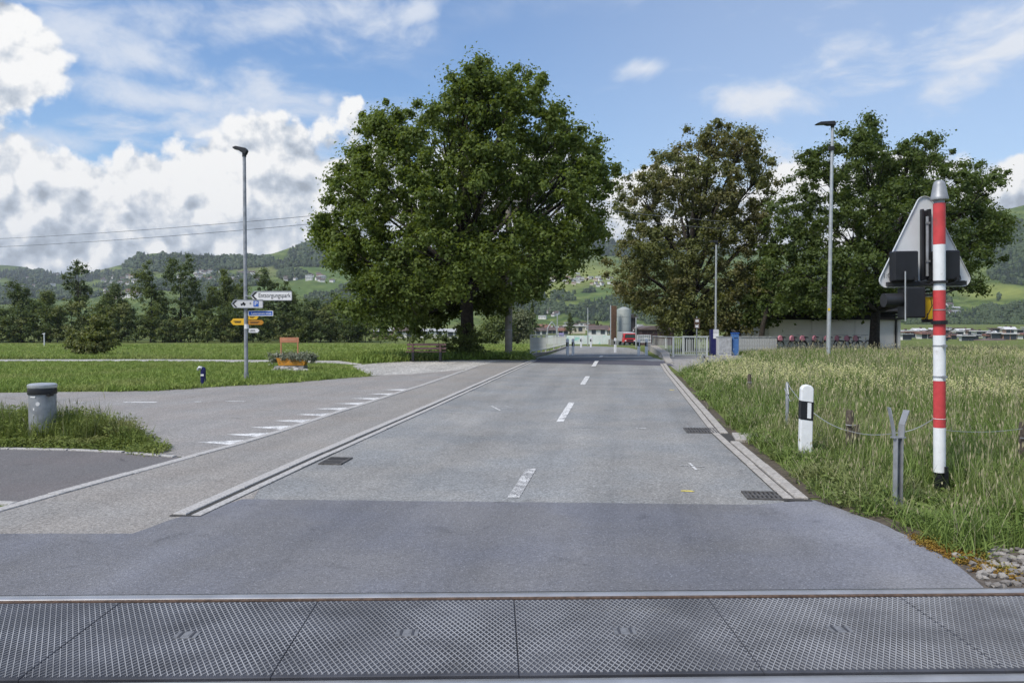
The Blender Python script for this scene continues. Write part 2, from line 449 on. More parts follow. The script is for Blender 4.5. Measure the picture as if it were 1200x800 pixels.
M['galv'] = mat('galvanised_steel', (0.46, 0.48, 0.49), 0.45, 0.55, var=0.12, scale=8)
M['galvd'] = mat('dull_galvanised_steel', (0.29, 0.305, 0.325), 0.5, 0.3, var=0.22, scale=7, dirt=((0.14, 0.14, 0.145), 0.58))
M['dark'] = mat('dark_metal', (0.025, 0.026, 0.03), 0.5, 0.2, var=0.25)
M['black'] = mat('black_plastic', (0.012, 0.013, 0.017), 0.5, var=0.25)
M['bag'] = mat('bin_bag', (0.012, 0.012, 0.013), 0.35, var=0.2)
M['red'] = mat('signal_red', (0.52, 0.055, 0.06), 0.5, var=0.12, scale=12, dirt=((0.33, 0.075, 0.065), 0.55))
M['pwhite'] = mat('post_white', (0.72, 0.74, 0.76), 0.55, var=0.06, scale=10, dirt=((0.42, 0.40, 0.35), 0.57))
M['yellow'] = mat('yellow_paint', (0.72, 0.50, 0.03), 0.5, var=0.08)
M['signback'] = mat('sign_aluminium', (0.62, 0.64, 0.66), 0.5, 0.15, var=0.06, scale=3, dirt=((0.33, 0.35, 0.37), 0.6))
M['signwhite'] = mat('sign_white', (0.70, 0.70, 0.70), 0.5, var=0.04)
M['signgrey'] = mat('sign_pale_grey', (0.56, 0.56, 0.57), 0.5, var=0.05)
M['ink'] = mat('sign_black', (0.015, 0.015, 0.018), 0.5)
M['blue'] = mat('sign_blue', (0.02, 0.10, 0.42), 0.5, var=0.05)
M['hike'] = mat('hiking_yellow', (0.72, 0.42, 0.025), 0.5, var=0.06)
M['hikeb'] = mat('hiking_orange', (0.45, 0.20, 0.02), 0.5, var=0.1)
M['navy'] = mat('navy_paint', (0.012, 0.012, 0.09), 0.4, var=0.15)
M['wood'] = mat('grey_wood', (0.085, 0.07, 0.055), 0.9, var=0.4, scale=20, bump=0.6, bscale=50)
M['benchwood'] = mat('bench_wood', (0.165, 0.098, 0.088), 0.6, var=0.3, scale=10)
M['salmon'] = mat('salmon_board', (0.46, 0.20, 0.11), 0.6, var=0.1)
M['orange'] = mat('orange_trough', (0.52, 0.235, 0.03), 0.5, var=0.12)
M['stone'] = mat('grey_stone', (0.27, 0.265, 0.25), 0.9, var=0.35, scale=6, bump=0.6, bscale=20)
M['concrete'] = mat('concrete', (0.235, 0.225, 0.205), 0.85, var=0.15, scale=5, bump=0.2)
M['bark'] = mat('bark', (0.032, 0.027, 0.022), 0.95, var=0.5, scale=9, bump=1.0, bscale=22)
M['plaster'] = mat('white_plaster', (0.86, 0.84, 0.79), 0.85, var=0.04, scale=1.5, dirt=((0.68, 0.65, 0.59), 0.62))
M['eave'] = mat('dark_eave', (0.018, 0.017, 0.018), 0.8, var=0.3)
M['roof'] = mat('dark_roof', (0.06, 0.055, 0.055), 0.8, var=0.3, scale=3)
M['railing'] = mat('railing_paint', (0.54, 0.56, 0.53), 0.5, var=0.08)
M['boards'] = mat('weathered_boards', (0.36, 0.37, 0.38), 0.8, var=0.25, scale=6, dirt=((0.22, 0.22, 0.22), 0.55))
M['pink'] = mat('pink_plastic', (0.62, 0.26, 0.33), 0.5, var=0.08)
M['chrome'] = mat('bright_steel', (0.55, 0.56, 0.58), 0.3, 0.9, var=0.05)
M['glass'] = mat('dark_glass', (0.03, 0.05, 0.055), 0.12, var=0.1, spec=0.8)
M['truckred'] = mat('truck_red', (0.50, 0.02, 0.03), 0.4, var=0.06)
M['silo'] = mat('silo_grey', (0.30, 0.325, 0.31), 0.6, 0.1, var=0.08, scale=1.0)
M['brown'] = mat('brown_cladding', (0.15, 0.085, 0.055), 0.8, var=0.25, scale=3)
M['barn'] = mat('barn_brown', (0.075, 0.045, 0.045), 0.85, var=0.2, scale=1.0)
M['mint'] = mat('painted_wall_white', (0.66, 0.72, 0.70), 0.7, var=0.08, scale=1.0, dirt=((0.22, 0.56, 0.50), 0.50))
M['hwall'] = mat('house_white', (0.66, 0.65, 0.62), 0.8, var=0.08, scale=0.3)
M['hcream'] = mat('house_cream', (0.52, 0.47, 0.38), 0.8, var=0.1, scale=0.3)
M['hpink'] = mat('house_rose', (0.50, 0.33, 0.27), 0.8, var=0.1, scale=0.3)
M['tile'] = mat('red_roof_tiles', (0.20, 0.105, 0.08), 0.85, var=0.25, scale=0.6)
M['tiled'] = mat('brown_roof_tiles', (0.11, 0.085, 0.08), 0.85, var=0.25, scale=0.6)
M['window'] = mat('window_dark', (0.05, 0.06, 0.075), 0.2, var=0.2)

L_MAPLE = leaf_mat('maple_leaves', (0.098, 0.142, 0.034), (0.152, 0.200, 0.054), (0.108, 0.148, 0.032), 0.40)
L_CHEST = leaf_mat('chestnut_leaves', (0.118, 0.138, 0.050), (0.160, 0.174, 0.068), (0.165, 0.152, 0.070), 0.36, 0.4)
L_LIND = leaf_mat('linden_leaves', (0.076, 0.114, 0.034), (0.114, 0.156, 0.048), (0.086, 0.120, 0.034), 0.40)
L_DARK = leaf_mat('dark_tree_leaves', (0.074, 0.108, 0.042), (0.118, 0.156, 0.062), (0.092, 0.126, 0.046), 0.34)
L_MID = leaf_mat('mid_tree_leaves', (0.092, 0.125, 0.040), (0.152, 0.188, 0.062), (0.115, 0.148, 0.046), 0.34)
L_PALE = leaf_mat('pale_tree_leaves', (0.095, 0.115, 0.06), (0.17, 0.19, 0.105), None, 0.25)
L_OLIVE = leaf_mat('olive_bush_leaves', (0.13, 0.155, 0.055), (0.22, 0.235, 0.105), (0.12, 0.15, 0.045), 0.3, 1.2)
L_SILVER = leaf_mat('silver_leaves', (0.16, 0.19, 0.14), (0.34, 0.36, 0.29), (0.13, 0.14, 0.10), 0.2, 3.0)

# ------------------------------------------------------------------ ground, roads, paths
def ground():
    xs = np.concatenate([np.linspace(-3600, -120, 20), np.linspace(-100, 100, 41), np.linspace(120, 3600, 20)])
    ys = np.array(sorted(set([-400, -60, -20, 0, 4.6, 5, 10, 15, 20, 26, 32, 35, 38, 42, 46, 50, 55, 60, 67, 75, 82, 90, 100, 110, 120, 130, 150, 200, 300, 500, 1000, 2000, 3600])), float)
    V = np.array([(x, y, B(y) - (0.2 if y < 4.7 else 0.0)) for y in ys for x in xs])
    n = len(xs); F = np.array([(j * n + i, j * n + i + 1, (j + 1) * n + i + 1, (j + 1) * n + i) for j in range(len(ys) - 1) for i in range(n - 1)])
    o = bpy.data.objects.new('ground', np_mesh('ground', V, F, M['ground']))
    kind(link(o), 'structure')
ground()

def sheet(name, poly, z, m, parent=None, k='structure'):
    """a flat polygon lying z above the level ground near the camera"""
    mb = MB(); n = len(poly)
    mb.add([(x, y, z) for x, y in poly], [tuple(range(n))])
    me = bpy.data.meshes.new(name); me.from_pydata(mb.v, [], mb.f)
    bm = bmesh.new(); bm.from_mesh(me); bmesh.ops.recalc_face_normals(bm, faces=bm.faces)
    if bm.faces[:][0].normal.z < 0: bmesh.ops.reverse_faces(bm, faces=bm.faces)
    bmesh.ops.triangulate(bm, faces=bm.faces)
    bm.to_mesh(me); bm.free(); me.materials.append(m)
    o = link(bpy.data.objects.new(name, me), parent)
    if k and parent is None: o['kind'] = k
    return o

def strip(name, left, right, z, m, parent=None):
    """a ribbon between two edge lines [(x, y), ...] that follows the ground profile"""
    mb = MB()
    for (a, b) in zip(left, right):
        mb.v += [(a[0], a[1], B(a[1]) + z), (b[0], b[1], B(b[1]) + z)]
    for i in range(len(left) - 1):
        mb.f.append((2 * i, 2 * i + 1, 2 * i + 3, 2 * i + 2)); mb.m.append(0)
    o = mb.build(name, m, parent)
    if parent is None: o['kind'] = 'structure'
    return o

LK = [(-2.66, 6.23), (-2.26, 9.23), (-1.55, 14.0), (0.73, 30.0)]            # left kerb line
RK = [(2.66, 6.86), (3.06, 10.75), (5.07, 24.4), (5.75, 28.6)]             # right kerb line
LL = [(-4.60, 4.9), (-4.32, 6.49), (-3.8, 8.9), (-3.45, 10.36), (-3.16, 12.6), (-2.77, 15.3), (-2.16, 19.5), (-1.28, 26.7)]   # stone line left of the pavement
def xat(line, y):
    ys = [p[1] for p in line]; xs = [p[0] for p in line]
    if y > ys[-1]: return xs[-1] + (y - ys[-1]) * 0.1425
    if y < ys[0]: return xs[0] + (y - ys[0]) * (xs[1] - xs[0]) / (ys[1] - ys[0])
    return float(np.interp(y, ys, xs))
# main road as far as the bridge, then bending away to the left
ysr = [6.2, 8, 10, 12, 15, 18, 21, 24, 27, 30, 32]
left = [(xat(LK, y), y) for y in ysr]; right = [(xat(RK, y) - 0.05, y) for y in ysr]
for (cx, y) in ((3.75, 35), (4.3, 39), (4.7, 42), (5.5, 48), (6.1, 54), (6.45, 60), (6.6, 67), (6.4, 75), (5.6, 82), (4.2, 90), (1.5, 100), (-3, 110)):
    left.append((cx - 2.7, y)); right.append((cx + 2.7, y))
road = strip('road', left, right, 0.004, M['road'])
# darker resurfaced asphalt next to the rails
a0, a1, a2, a3 = G(0, 626), G(155, 626), G(207, 607.5), G(285, 585.5)
redge = [G(885, 592), G(953, 586.5), G(985, 597), G(1030, 613), G(1075, 634), G(1120, 662), G(1162, 693)]
TR = rad(1.25); TY = 4.440                                                   # direction and distance of the track
def trk(x, y, z=0.0):
    """point given along the rails and across them, from the far rail's centre"""
    return Vector((x * math.cos(TR) - y * math.sin(TR), TY + x * math.sin(TR) + y * math.cos(TR), z))
redge[-1] = trk(2.83, 0.075)
poly = [(-6.5, a0.y), (a1.x, a1.y), (a2.x, a2.y), (a3.x, a3.y)] + [(p.x, p.y) for p in redge]
poly += [tuple(trk(2.82, 0.045)[:2]), tuple(trk(-6.5, 0.045)[:2])]
def ragged(pl, step=0.12, amp=0.009, lo=0, hi=None):
    out = []
    for i, (a, b) in enumerate(zip(pl, pl[1:] + pl[:1])):
        out.append(a)
        if lo <= i < (hi if hi is not None else len(pl)):
            L = math.hypot(b[0] - a[0], b[1] - a[1]); n = int(L / step)
            for k in range(1, n):
                f = k / n; out.append((a[0] + (b[0] - a[0]) * f + rnd.uniform(-amp, amp), a[1] + (b[1] - a[1]) * f + rnd.uniform(-amp, amp)))
    return out
sheet('resurfaced_road', ragged(poly, hi=len(poly) - 2), 0.008, M['patch'])
# pavement of light chippings between the stone line and the left kerb
ysp = [4.9, 6.23, 8, 10, 12.6, 15.3, 19.5, 23, 26.7]
strip('pavement', [(xat(LL, y), y) for y in ysp] + [(-0.4, 31.5)], [(xat(LK, y) - 0.12 if y >= 6.3 else -2.2, y) for y in ysp] + [(0.75, 31.5)], 0.006, M['pave'])
# side road
sheet('side_road', [(-40, 16.2), (-12, 17.0), (G(180, 458).x, G(180, 458).y), (G(240, 454).x, G(240, 454).y), (G(330, 449).x, G(330, 449).y), (G(432, 441).x, G(432, 441).y), (G(545, 432).x, 25.8),
      (xat(LL, 24), 24), (xat(LL, 19.5), 19.5), (xat(LL, 15.3), 15.3), (xat(LL, 12.6), 12.6), (xat(LL, 10.36), 10.36), (xat(LL, 9.0), 9.0), (-3.85, 8.97), (-4.25, 9.2), (-5.4, 11.2), (-8, 12.0), (-40, 12.0)], 0.0035, M['side'])
sheet('footpath', [(-30, 9.66), (-6.7, 9.64), (-5.0, 9.46), (-4.0, 9.05), (xat(LL, 8.9), 8.9), (xat(LL, 6.6), 6.6), (-4.55, 6.72), (-30, 6.85)], 0.0025, M['foot'])
# gravel: the bench place, the thin field path, the pad by the bridge
strip('gravel_path', [(-60, 31.7), (-14, 32.0), (-7.0, 30.9), (-5.6, 28.6)], [(-60, 30.1), (-14, 30.4), (-6.6, 28.9), (-5.5, 27.9)], 0.003, M['gravel'])
sheet('gravel_place', [(-5.75, 27.2), (-5.3, 28.6), (-4.6, 30.2), (-2.2, 31.4), (0.55, 31.4), (-0.6, 28.2), (-1.45, 25.5), (-3.0, 23.0), (-4.2, 22.4), (-4.5, 23.6)], 0.0055, M['gravel'])
strip('gravel_pad', [(5.15, 23.5), (5.8, 28.6), (6.3, 32), (6.9, 36), (7.6, 40)], [(5.6, 23.5), (8.2, 28.6), (9.6, 32), (11.4, 36), (13.0, 40)], 0.003, M['pad'])
# dark strip of asphalt on the bridge
strip('bridge_deck', [(0.4, 29.5), (0.85, 32), (1.3, 34.5)], [(5.75, 27.2), (6.1, 30.5), (6.35, 34.5)], 0.009, M['deck'])

# kerbs: single stones
def place_line(line, y0, y1, off, step, parent, mesh, name, gap=0.008, zrot=0.006, skip=None):
    y = y0
    while y < y1:
        x = xat(line, y); y2 = y + step; x2 = xat(line, y2)
        d = Vector((x2 - x, y2 - y, 0)); a = math.atan2(d.y, d.x); L = d.length
        ym = (y + y2) / 2
        n = Vector((-d.y, d.x, 0)).normalized() * off
        if not (skip and skip[0] < ym < skip[1]):
            o = bpy.data.objects.new(name, mesh)
            o.location = ((x + x2) / 2 + n.x, ym + n.y, B(ym) + rnd.uniform(-0.003, 0.003))
            o.scale = ((L - gap) / step, 1, 1)
            o.rotation_euler = (rnd.uniform(-zrot, zrot) * 2, rnd.uniform(-zrot, zrot) * 0.4, a + rnd.uniform(-0.004, 0.004))
            link(o, parent)
        y = y2
def stone_mesh(name, L, w, z0, z1, m, b=0.008):
    mb = MB(); x, y = L / 2, w / 2
    mb.add([(-x, -y, z0), (x, -y, z0), (x, y, z0), (-x, y, z0), (-x + b, -y + b, z1), (x - b, -y + b, z1), (x - b, y - b, z1), (-x + b, y - b, z1),
            (-x, -y, z1 - b), (x, -y, z1 - b), (x, y, z1 - b), (-x, y, z1 - b)],
           [(4, 5, 6, 7), (0, 1, 9, 8), (1, 2, 10, 9), (2, 3, 11, 10), (3, 0, 8, 11), (8, 9, 5, 4), (9, 10, 6, 5), (10, 11, 7, 6), (11, 8, 4, 7)])
    return mb.mesh(name, m)
kl = strip('left_kerb', [(xat(LK, y) - 0.145, y) for y in ysp[1:] + [30]], [(xat(LK, y) + 0.12, y) for y in ysp[1:] + [30]], 0.0115, M['joint'])
place_line(LK, 6.25, 30.4, 0.075, 1.0, kl, stone_mesh('kerb_stone', 1.0, 0.112, -0.05, 0.024, M['kerb'], 0.005), 'kerb_stone')
place_line(LK, 6.25, 30.4, -0.072, 1.0, kl, stone_mesh('channel_stone', 1.0, 0.085, -0.05, 0.016, M['kerb'], 0.004), 'channel_stone')
kr = strip('right_kerb', [(xat(RK, y) - 0.24, y) for y in (6.75, 8, 10.75, 15, 20, 24.4, 28.4)], [(xat(RK, y) + 0.01, y) for y in (6.75, 8, 10.75, 15, 20, 24.4, 28.4)], 0.0117, M['joint'])
place_line(RK, 6.8, 28.2, 0.07, 0.8, kr, stone_mesh('kerb_stone', 0.8, 0.11, -0.05, 0.034, M['kerbr']), 'kerb_stone', skip=(9.9, 10.7))
place_line(RK, 6.8, 28.2, 0.185, 0.8, kr, stone_mesh('gutter_stone', 0.8, 0.09, -0.05, 0.018, M['kerbr'], 0.004), 'gutter_stone')
le = kind(MB().box((-3.9, 7.5, -0.05), (0.05, 0.05, 0.02)).build('edging', M['joint']), 'structure')
place_line(LL, 5.0, 26.5, 0.0, 1.0, le, stone_mesh('edging_stone', 1.0, 0.115, -0.05, 0.017, M['kerb'], 0.004), 'edging_stone')
IS = [(-30, 9.62), (-6.7, 9.60), (-5.0, 9.42), (-3.95, 8.98)]
for i in range(11):
    x0 = -12.5 + i * 0.78; x1 = x0 + 0.76
    f = lambda x: float(np.interp(x, [p[0] for p in IS], [p[1] for p in IS]))
    o = bpy.data.objects.new('edging_stone', bpy.data.meshes['edging_stone'])
    o.location = ((x0 + x1) / 2, (f(x0) + f(x1)) / 2, 0.0); o.scale = (0.76, 0.6, 1)
    o.rotation_euler = (0, 0, math.atan2(f(x1) - f(x0), x1 - x0)); link(o, le)
o = bpy.data.objects.new('edging_stone', bpy.data.meshes['edging_stone'])
o.location = (-4.72, 6.72, 0); o.scale = (0.75, 0.8, 1); o.rotation_euler = (0, 0, -0.15); link(o, le)
# the flat slab set into the right verge where the kerb is interrupted
MB().box((3.32, 10.35, 0.018), (0.62, 0.62, 0.05), rz=-0.2).build('inlet_slab', M['kerbr'], kr, bevel=0.01)

# painted markings
def dash(y0, y1, w, m):
    f = lambda y: 0.1 + (y - 7.5) * 0.1425
    strip('centre_dash', [(f(y0) - w / 2, y0), (f(y1) - w / 2, y1)], [(f(y0) + w / 2, y0), (f(y1) + w / 2, y1)], 0.022 if y0 > 26 else 0.009, m, road)
dash(6.9, 8.25, 0.11, M['worn']); dash(12.1, 15.0, 0.115, M['white']); dash(19.2, 22.1, 0.13, M['white'])
dash(26.6, 30.4, 0.15, M['white']); dash(35.5, 38.5, 0.15, M['white'])
for i in range(10):
    y = 10.05 + i * 0.66 + i * i * 0.022
    xb = xat(LL, y) - 0.10
    sheet('yield_triangle', [(xb, y - 0.19), (xb + 0.05, y + 0.21), (xb - 0.52, y + 0.03)], 0.0075, M['white'], road)
for (x0, x1, y) in ((145, 183, 471.5), (264, 287, 470.5), (85, 100, 472), (228, 236, 471)):
    p, q = G(x0, y), G(x1, y)
    sheet('lane_dash', [(p.x, p.y - 0.06), (q.x, q.y - 0.06), (q.x, q.y + 0.07), (p.x, p.y + 0.07)], 0.0075, M['white'] if x1 - x0 > 30 else M['worn'], road)
def chalk(pa, pb, w, m):
    a, b = G(*pa), G(*pb); d = (b - a).normalized(); n = Vector((-d.y, d.x, 0)) * w / 2
    sheet('survey_mark', [(a.x + n.x, a.y + n.y), (a.x - n.x, a.y - n.y), (b.x - n.x, b.y - n.y), (b.x + n.x, b.y + n.y)], 0.0085, m, road)
for a in (((796, 546), (826, 547.5), 0.03, M['worn']), ((808, 543), (816, 551), 0.03, M['white']), ((798, 575.5), (814, 576.3), 0.045, M['yellow_mark']),
          ((576, 476), (586, 481), 0.03, M['white']), ((588, 476), (606, 478), 0.03, M['worn']), ((745, 501.5), (757, 502.5), 0.04, M['white']),
          ((785, 457.2), (790, 457.2), 0.12, M['yellow_mark']), ((786, 466), (796, 466.5), 0.06, M['worn'])): chalk(*a)

# drains
def grate(px0, px1, py0, py1, label):
    a, b = G(px0, py1), G(px1, py0); w = (b.x - a.x) * 0.97; d = b.y - a.y
    t = thing('drain_grate', label, 'drain', ((a.x + b.x) / 2, (a.y + b.y) / 2, 0.0), rad(-6))
    f = MB()
    for s in (-1, 1):
        f.box((s * (w / 2 - 0.012), 0, 0.011), (0.024, d, 0.016)); f.box((0, s * (d / 2 - 0.012), 0.011), (w - 0.052, 0.024, 0.0155))
    f.build('frame', M['iron'], t)
    MB().box((0, 0, 0.0045), (w - 0.06, d - 0.06, 0.005)).build('pit', M['ink'], t)
    n = 11; bm = MB().box((0, 0, 0.010), ((w - 0.05) / n * 0.5, d - 0.05, 0.011)).mesh('bar', M['iron'])
    for i in range(n):
        o = bpy.data.objects.new('bar', bm); o.location = (-w / 2 + 0.025 + (i + 0.5) * (w - 0.05) / n, 0, 0.0005); link(o, t)
    MB().box((0, 0, 0.0105), (w - 0.055, 0.03, 0.0115)).build('cross_bar', M['iron'], t)
grate(374, 412, 537, 545, 'cast iron drain grate in the road beside the left kerb')
grate(807, 840, 502.5, 508, 'small drain grate by the right kerb opposite the kerb gap')
grate(878, 930, 577.5, 586.5, 'drain grate at the end of the right kerb beside dark asphalt')

# ------------------------------------------------------------------ railway track and crossing panels
track = bpy.data.objects.new('railway_track', None); link(track); kind(track, 'structure')
track.location = trk(0, 0); track.rotation_euler = (0, 0, TR)
def rail(yc):
    mb = MB()
    mb.prism([(-0.065, -0.13), (0.065, -0.13), (0.065, -0.12), (0.012, -0.10), (0.012, -0.035), (0.032, -0.025), (0.033, 0.006), (0.025, 0.0125), (-0.025, 0.0125), (-0.033, 0.006), (-0.032, -0.025), (-0.012, -0.035), (-0.012, -0.10), (-0.065, -0.12)],
             -9, 9, M=Matrix.Rotation(math.pi / 2, 3, 'Z'))
    o = mb.build('rail', M['steel'], track, smooth=True); o.location = (0, yc, 0)
rail(0.0); rail(-1.092)
MB().box((0, -0.533, -0.075), (18, 1.2, 0.05)).build('track_bed', M['rust'], track)
MB().box((0, -0.047, -0.02), (18, 0.026, 0.05)).build('flangeway', M['rust'], track)
MB().box((0, 0.040, -0.025), (18, 0.009, 0.05)).build('joint_strip', M['joint'], track)
MB().box((0, -1.49, -0.01), (18, 0.70, 0.03)).build('outer_panel', M['rubber'], track)
Y0, Y1, PW = -1.006, -0.066, 1.118
def panel_mesh():
    mb = MB(); x, b = PW / 2 - 0.0012, 0.003
    mb.add([(-x, Y0, -0.05), (x, Y0, -0.05), (x, Y1, -0.05), (-x, Y1, -0.05), (-x, Y0, -b), (x, Y0, -b), (x, Y1, -b), (-x, Y1, -b),
            (-x + b, Y0 + b, 0), (x - b, Y0 + b, 0), (x - b, Y1 - b, 0), (-x + b, Y1 - b, 0)],
           [(8, 9, 10, 11), (0, 1, 5, 4), (1, 2, 6, 5), (2, 3, 7, 6), (3, 0, 4, 7), (4, 5, 9, 8), (5, 6, 10, 9), (6, 7, 11, 10), (7, 4, 8, 11)])
    return mb.mesh('crossing_panel', M['rubber'])
def rib_mesh():
    mb = MB(); tn = math.tan(rad(28.5)); sp = 0.0302
    xa, xb = -PW / 2 + 0.005, PW / 2 - 0.005; ya, yb = Y0 + 0.02, Y1 - 0.015
    for s in (1, -1):
        for k in range(-60, 61):
            x0 = k * sp; pts = []
            ym = (ya + yb) / 2
            lo, hi = ya, yb
            for e in (xa, xb):                       # clip x0 + s*tn*(y-ym) to the panel
                yy = ym + (e - x0) / (s * tn)
                if (e == xa) == (s > 0): lo = max(lo, yy)
                else: hi = min(hi, yy)
            if hi - lo < 0.01: continue
            p0 = (x0 + s * tn * (lo - ym), lo, 0.0015); p1 = (x0 + s * tn * (hi - ym), hi, 0.0015)
            mb.bar(p0, p1, 0.0042, 0.0045 if s > 0 else 0.0041)
    return mb.mesh('rib_pattern', M['rib'])
pm, rm = panel_mesh(), rib_mesh()
plm = MB().box((0, (Y0 + Y1) / 2, 0.003), (0.115, 0.085, 0.006)).mesh('lifting_plate', M['plate'])
hm = MB().box((0, (Y0 + Y1) / 2, 0.0068), (0.012, 0.075, 0.004)).mesh('lifting_slot', M['rubber'])
for i in range(-5, 5):
    p = link(bpy.data.objects.new('crossing_panel', pm), track); p.location = ((i + 0.5) * PW + 0.01, 0, rnd.uniform(-0.001, 0.002))
    q = link(bpy.data.objects.new('rib_pattern', rm), p); q['kind'] = 'stuff'
    link(bpy.data.objects.new('lifting_plate', plm), p)
    for s in (-1, 1):
        e = link(bpy.data.objects.new('lifting_slot', hm), p); e.location = (s * 0.03, 0, 0)

# ------------------------------------------------------------------ level crossing signal on the right
def signal():
    p = G(1101, 578); s = thing('crossing_signal', 'red and white striped signal post with the grey back of a triangular sign', 'signal', p)
    s.rotation_euler = (0, rad(-0.9), 0)
    k = 1 / 126.0
    z = lambda y: (578 - y) * k - max(0, 376 - y) * k * 0.025
    x = lambda px, y=400: (px - (1101 - (578 - y) * 0.0145)) * k * 1.0
    zs = [0.20, z(500.5), z(446), z(393), z(340), z(285.7), z(237)]
    r = 0.0525
    MB().tube([(0, 0, -0.2), (0, 0, 0.21)], r * 0.82, 12).box((0.03, -0.062, 0.15), (0.03, 0.02, 0.22)).box((-0.035, -0.05, 0.06), (0.02, 0.03, 0.2)).build('post_foot', M['black'], s, smooth=True)
    for i in range(6):
        ra, rb = r * (1 - 0.0 * i), r
        MB().tube([(0, 0, zs[i] + 0.001), (0, 0, zs[i + 1])], [ra, rb], 20).build('white_band' if i % 2 == 0 else 'red_band', M['pwhite'] if i % 2 == 0 else M['red'], s, smooth=True)
    MB().lathe([(0.045, 0.0), (0.045, 0.03), (0.076, 0.032), (0.079, 0.05), (0.073, 0.060), (0.053, 0.168), (0.044, 0.196), (0.027, 0.210), (0.005, 0.214)], 20, (0, 0, z(237))).build('bell_cap', M['galvd'], s, smooth=True)
    for yy, rr, hh, m in ((330, 0.070, 0.022, 'dark'), (378, 0.070, 0.035, 'black'), (363, 0.056, 0.008, 'galvd'), (405, 0.056, 0.012, 'galvd'), (441, 0.056, 0.014, 'galvd'), (490, 0.0545, 0.005, 'pwhite')):
        mb = MB().lathe([(rr, -hh / 2), (rr, hh / 2)], 20, (0, 0, z(yy)))
        if yy in (405, 441): mb.box((0.012, -0.068, z(yy)), (0.035, 0.022, 0.022))
        mb.build('clamp', M[m], s, smooth=False)
    # triangular sign seen from behind, carried on the far side of the post
    yd = 0.17
    def X(px, y=yd): return (px - 1096) * k * (1 + y / 7.13) + y * 0.5566
    cor = [(X(1028) + 0.055, z(333) + 0.055), (X(1129) - 0.055, z(333) + 0.055), (X(1078.5), z(225) - 0.075)]
    pts = []
    cx = sum(c[0] for c in cor) / 3; cz = sum(c[1] for c in cor) / 3
    for j, (a, b, rr) in enumerate(((200, 320, 0.07), (-60 + 0, 30, 0.07), (30, 150, 0.075))):
        a0, a1 = ((150, 270), (-90, 30), (30, 150))[j]
        for q in range(7):
            an = rad(a0 + (a1 - a0) * q / 6)
            pts.append((cor[j][0] + rr * math.cos(an), cor[j][1] + rr * math.sin(an)))
    MB().prism(pts, yd, yd + 0.006).build('sign_plate', M['signback'], s, bevel=0.001)
    fl = MB()
    n = len(pts)
    for q in range(n):
        a, b = pts[q], pts[(q + 1) % n]
        fl.bar((a[0], yd - 0.006, a[1]), (b[0], yd - 0.006, b[1]), 0.02, 0.004, up=((a[1] - b[1]), 0, (b[0] - a[0])))
    fl.build('sign_rim', M['signback'], s)
    text_mesh('1:02', 0.062, M['plate'], 'sign_number', s, (X(1036.5), yd - 0.004, z(320.5)), (math.pi / 2, 0, 0), extrude=0.0005)
    ch = MB()
    for a, w in ((1074.5, 0.020), (1082.5, 0.026)):
        ch.box((X(a), yd - 0.022, (z(241) + z(327)) / 2), (w, 0.04, z(241) - z(327)))
    ch.box((X(1079), yd - 0.012, (z(241) + z(327)) / 2), (0.045, 0.018, z(241) - z(327) - 0.02))
    ch.build('sign_channel', M['dark'], s, bevel=0.002)
    MB().tube([(X(1079.5), yd - 0.04, z(250)), (X(1079.5), yd - 0.04, z(322))], 0.014, 10).box((X(1079.5), yd - 0.05, z(258)), (0.035, 0.02, 0.018)).box((X(1079.5), yd - 0.05, z(304)), (0.035, 0.02, 0.018)).build('conduit', M['galvd'], s, smooth=True)
    MB().box((X(1078.5), yd - 0.035, z(331)), (0.74, 0.045, 0.04)).box((X(1078.5), yd - 0.055, z(329)), (0.70, 0.012, 0.015)).build('cross_arm', M['dark'], s, bevel=0.003)
    for a, b in ((1043.5, 1072), (1092, 1120.5)):
        w = (b - a) * k
        yb_ = yd - 0.075; xm = X((a + b) / 2, yb_ - 0.05)
        lb = MB().box((xm, yb_, (z(292) + z(328)) / 2), (w, 0.11, z(292) - z(328))).build('lamp_housing', M['black'], s, bevel=0.014)
        MB().box((xm + w * 0.35, yd - 0.137, z(326)), (0.02, 0.02, 0.03)).build('housing_latch', M['dark'], lb)
    # the side lamp below, its hood pointing along the track
    lb = MB().box((X(1069, 0.015), 0.10, z(354)), (0.182, 0.17, 0.285)).build('signal_lamp_housing', M['black'], s, bevel=0.012)
    MB().tube([(X(1060, .1), 0.10, z(350)), (X(1031, .09), 0.09, z(350.5))], [0.062, 0.064], 18).build('lamp_hood', M['dark'], lb, smooth=True)
    MB().tube([(X(1056.5, .02), 0.02, z(376)), (X(1056.5, .02), 0.02, z(316.5))], 0.0065, 8).build('guard_rod', M['galv'], s, smooth=True)
    MB().box((X(1083.5, .09), 0.12, z(361)), (0.085, 0.05, 0.215)).build('yellow_box', M['yellow'], s, bevel=0.004)
    MB().box((X(1086, .075), 0.075, z(376)), (0.16, 0.03, 0.03)).build('lamp_bracket', M['dark'], s); MB().box((X(1080, .09), 0.09, z(345)), (0.12, 0.025, 0.022)).build('lamp_bracket', M['dark'], s)
    def cable(pts): MB().tube([(X(a, b), b, z(c)) for a, b, c in pts], 0.0045, 6).build('cable', M['black'], s)
    cable([(1069, 0.05, 327), (1075, 0.02, 330), (1083, 0.0, 333), (1092, -0.03, 329)])
    cable([(1086, 0.06, 349), (1087.5, 0.04, 358), (1084, 0.04, 366), (1081, 0.04, 373), (1086, 0.03, 376)])
    cable([(1120, 0.08, 322), (1121, 0.05, 327), (1113, 0.02, 331), (1103, -0.02, 334)])
    cable([(1082, 0.04, 367), (1082.5, 0.04, 372), (1078, 0.05, 375)])
signal()

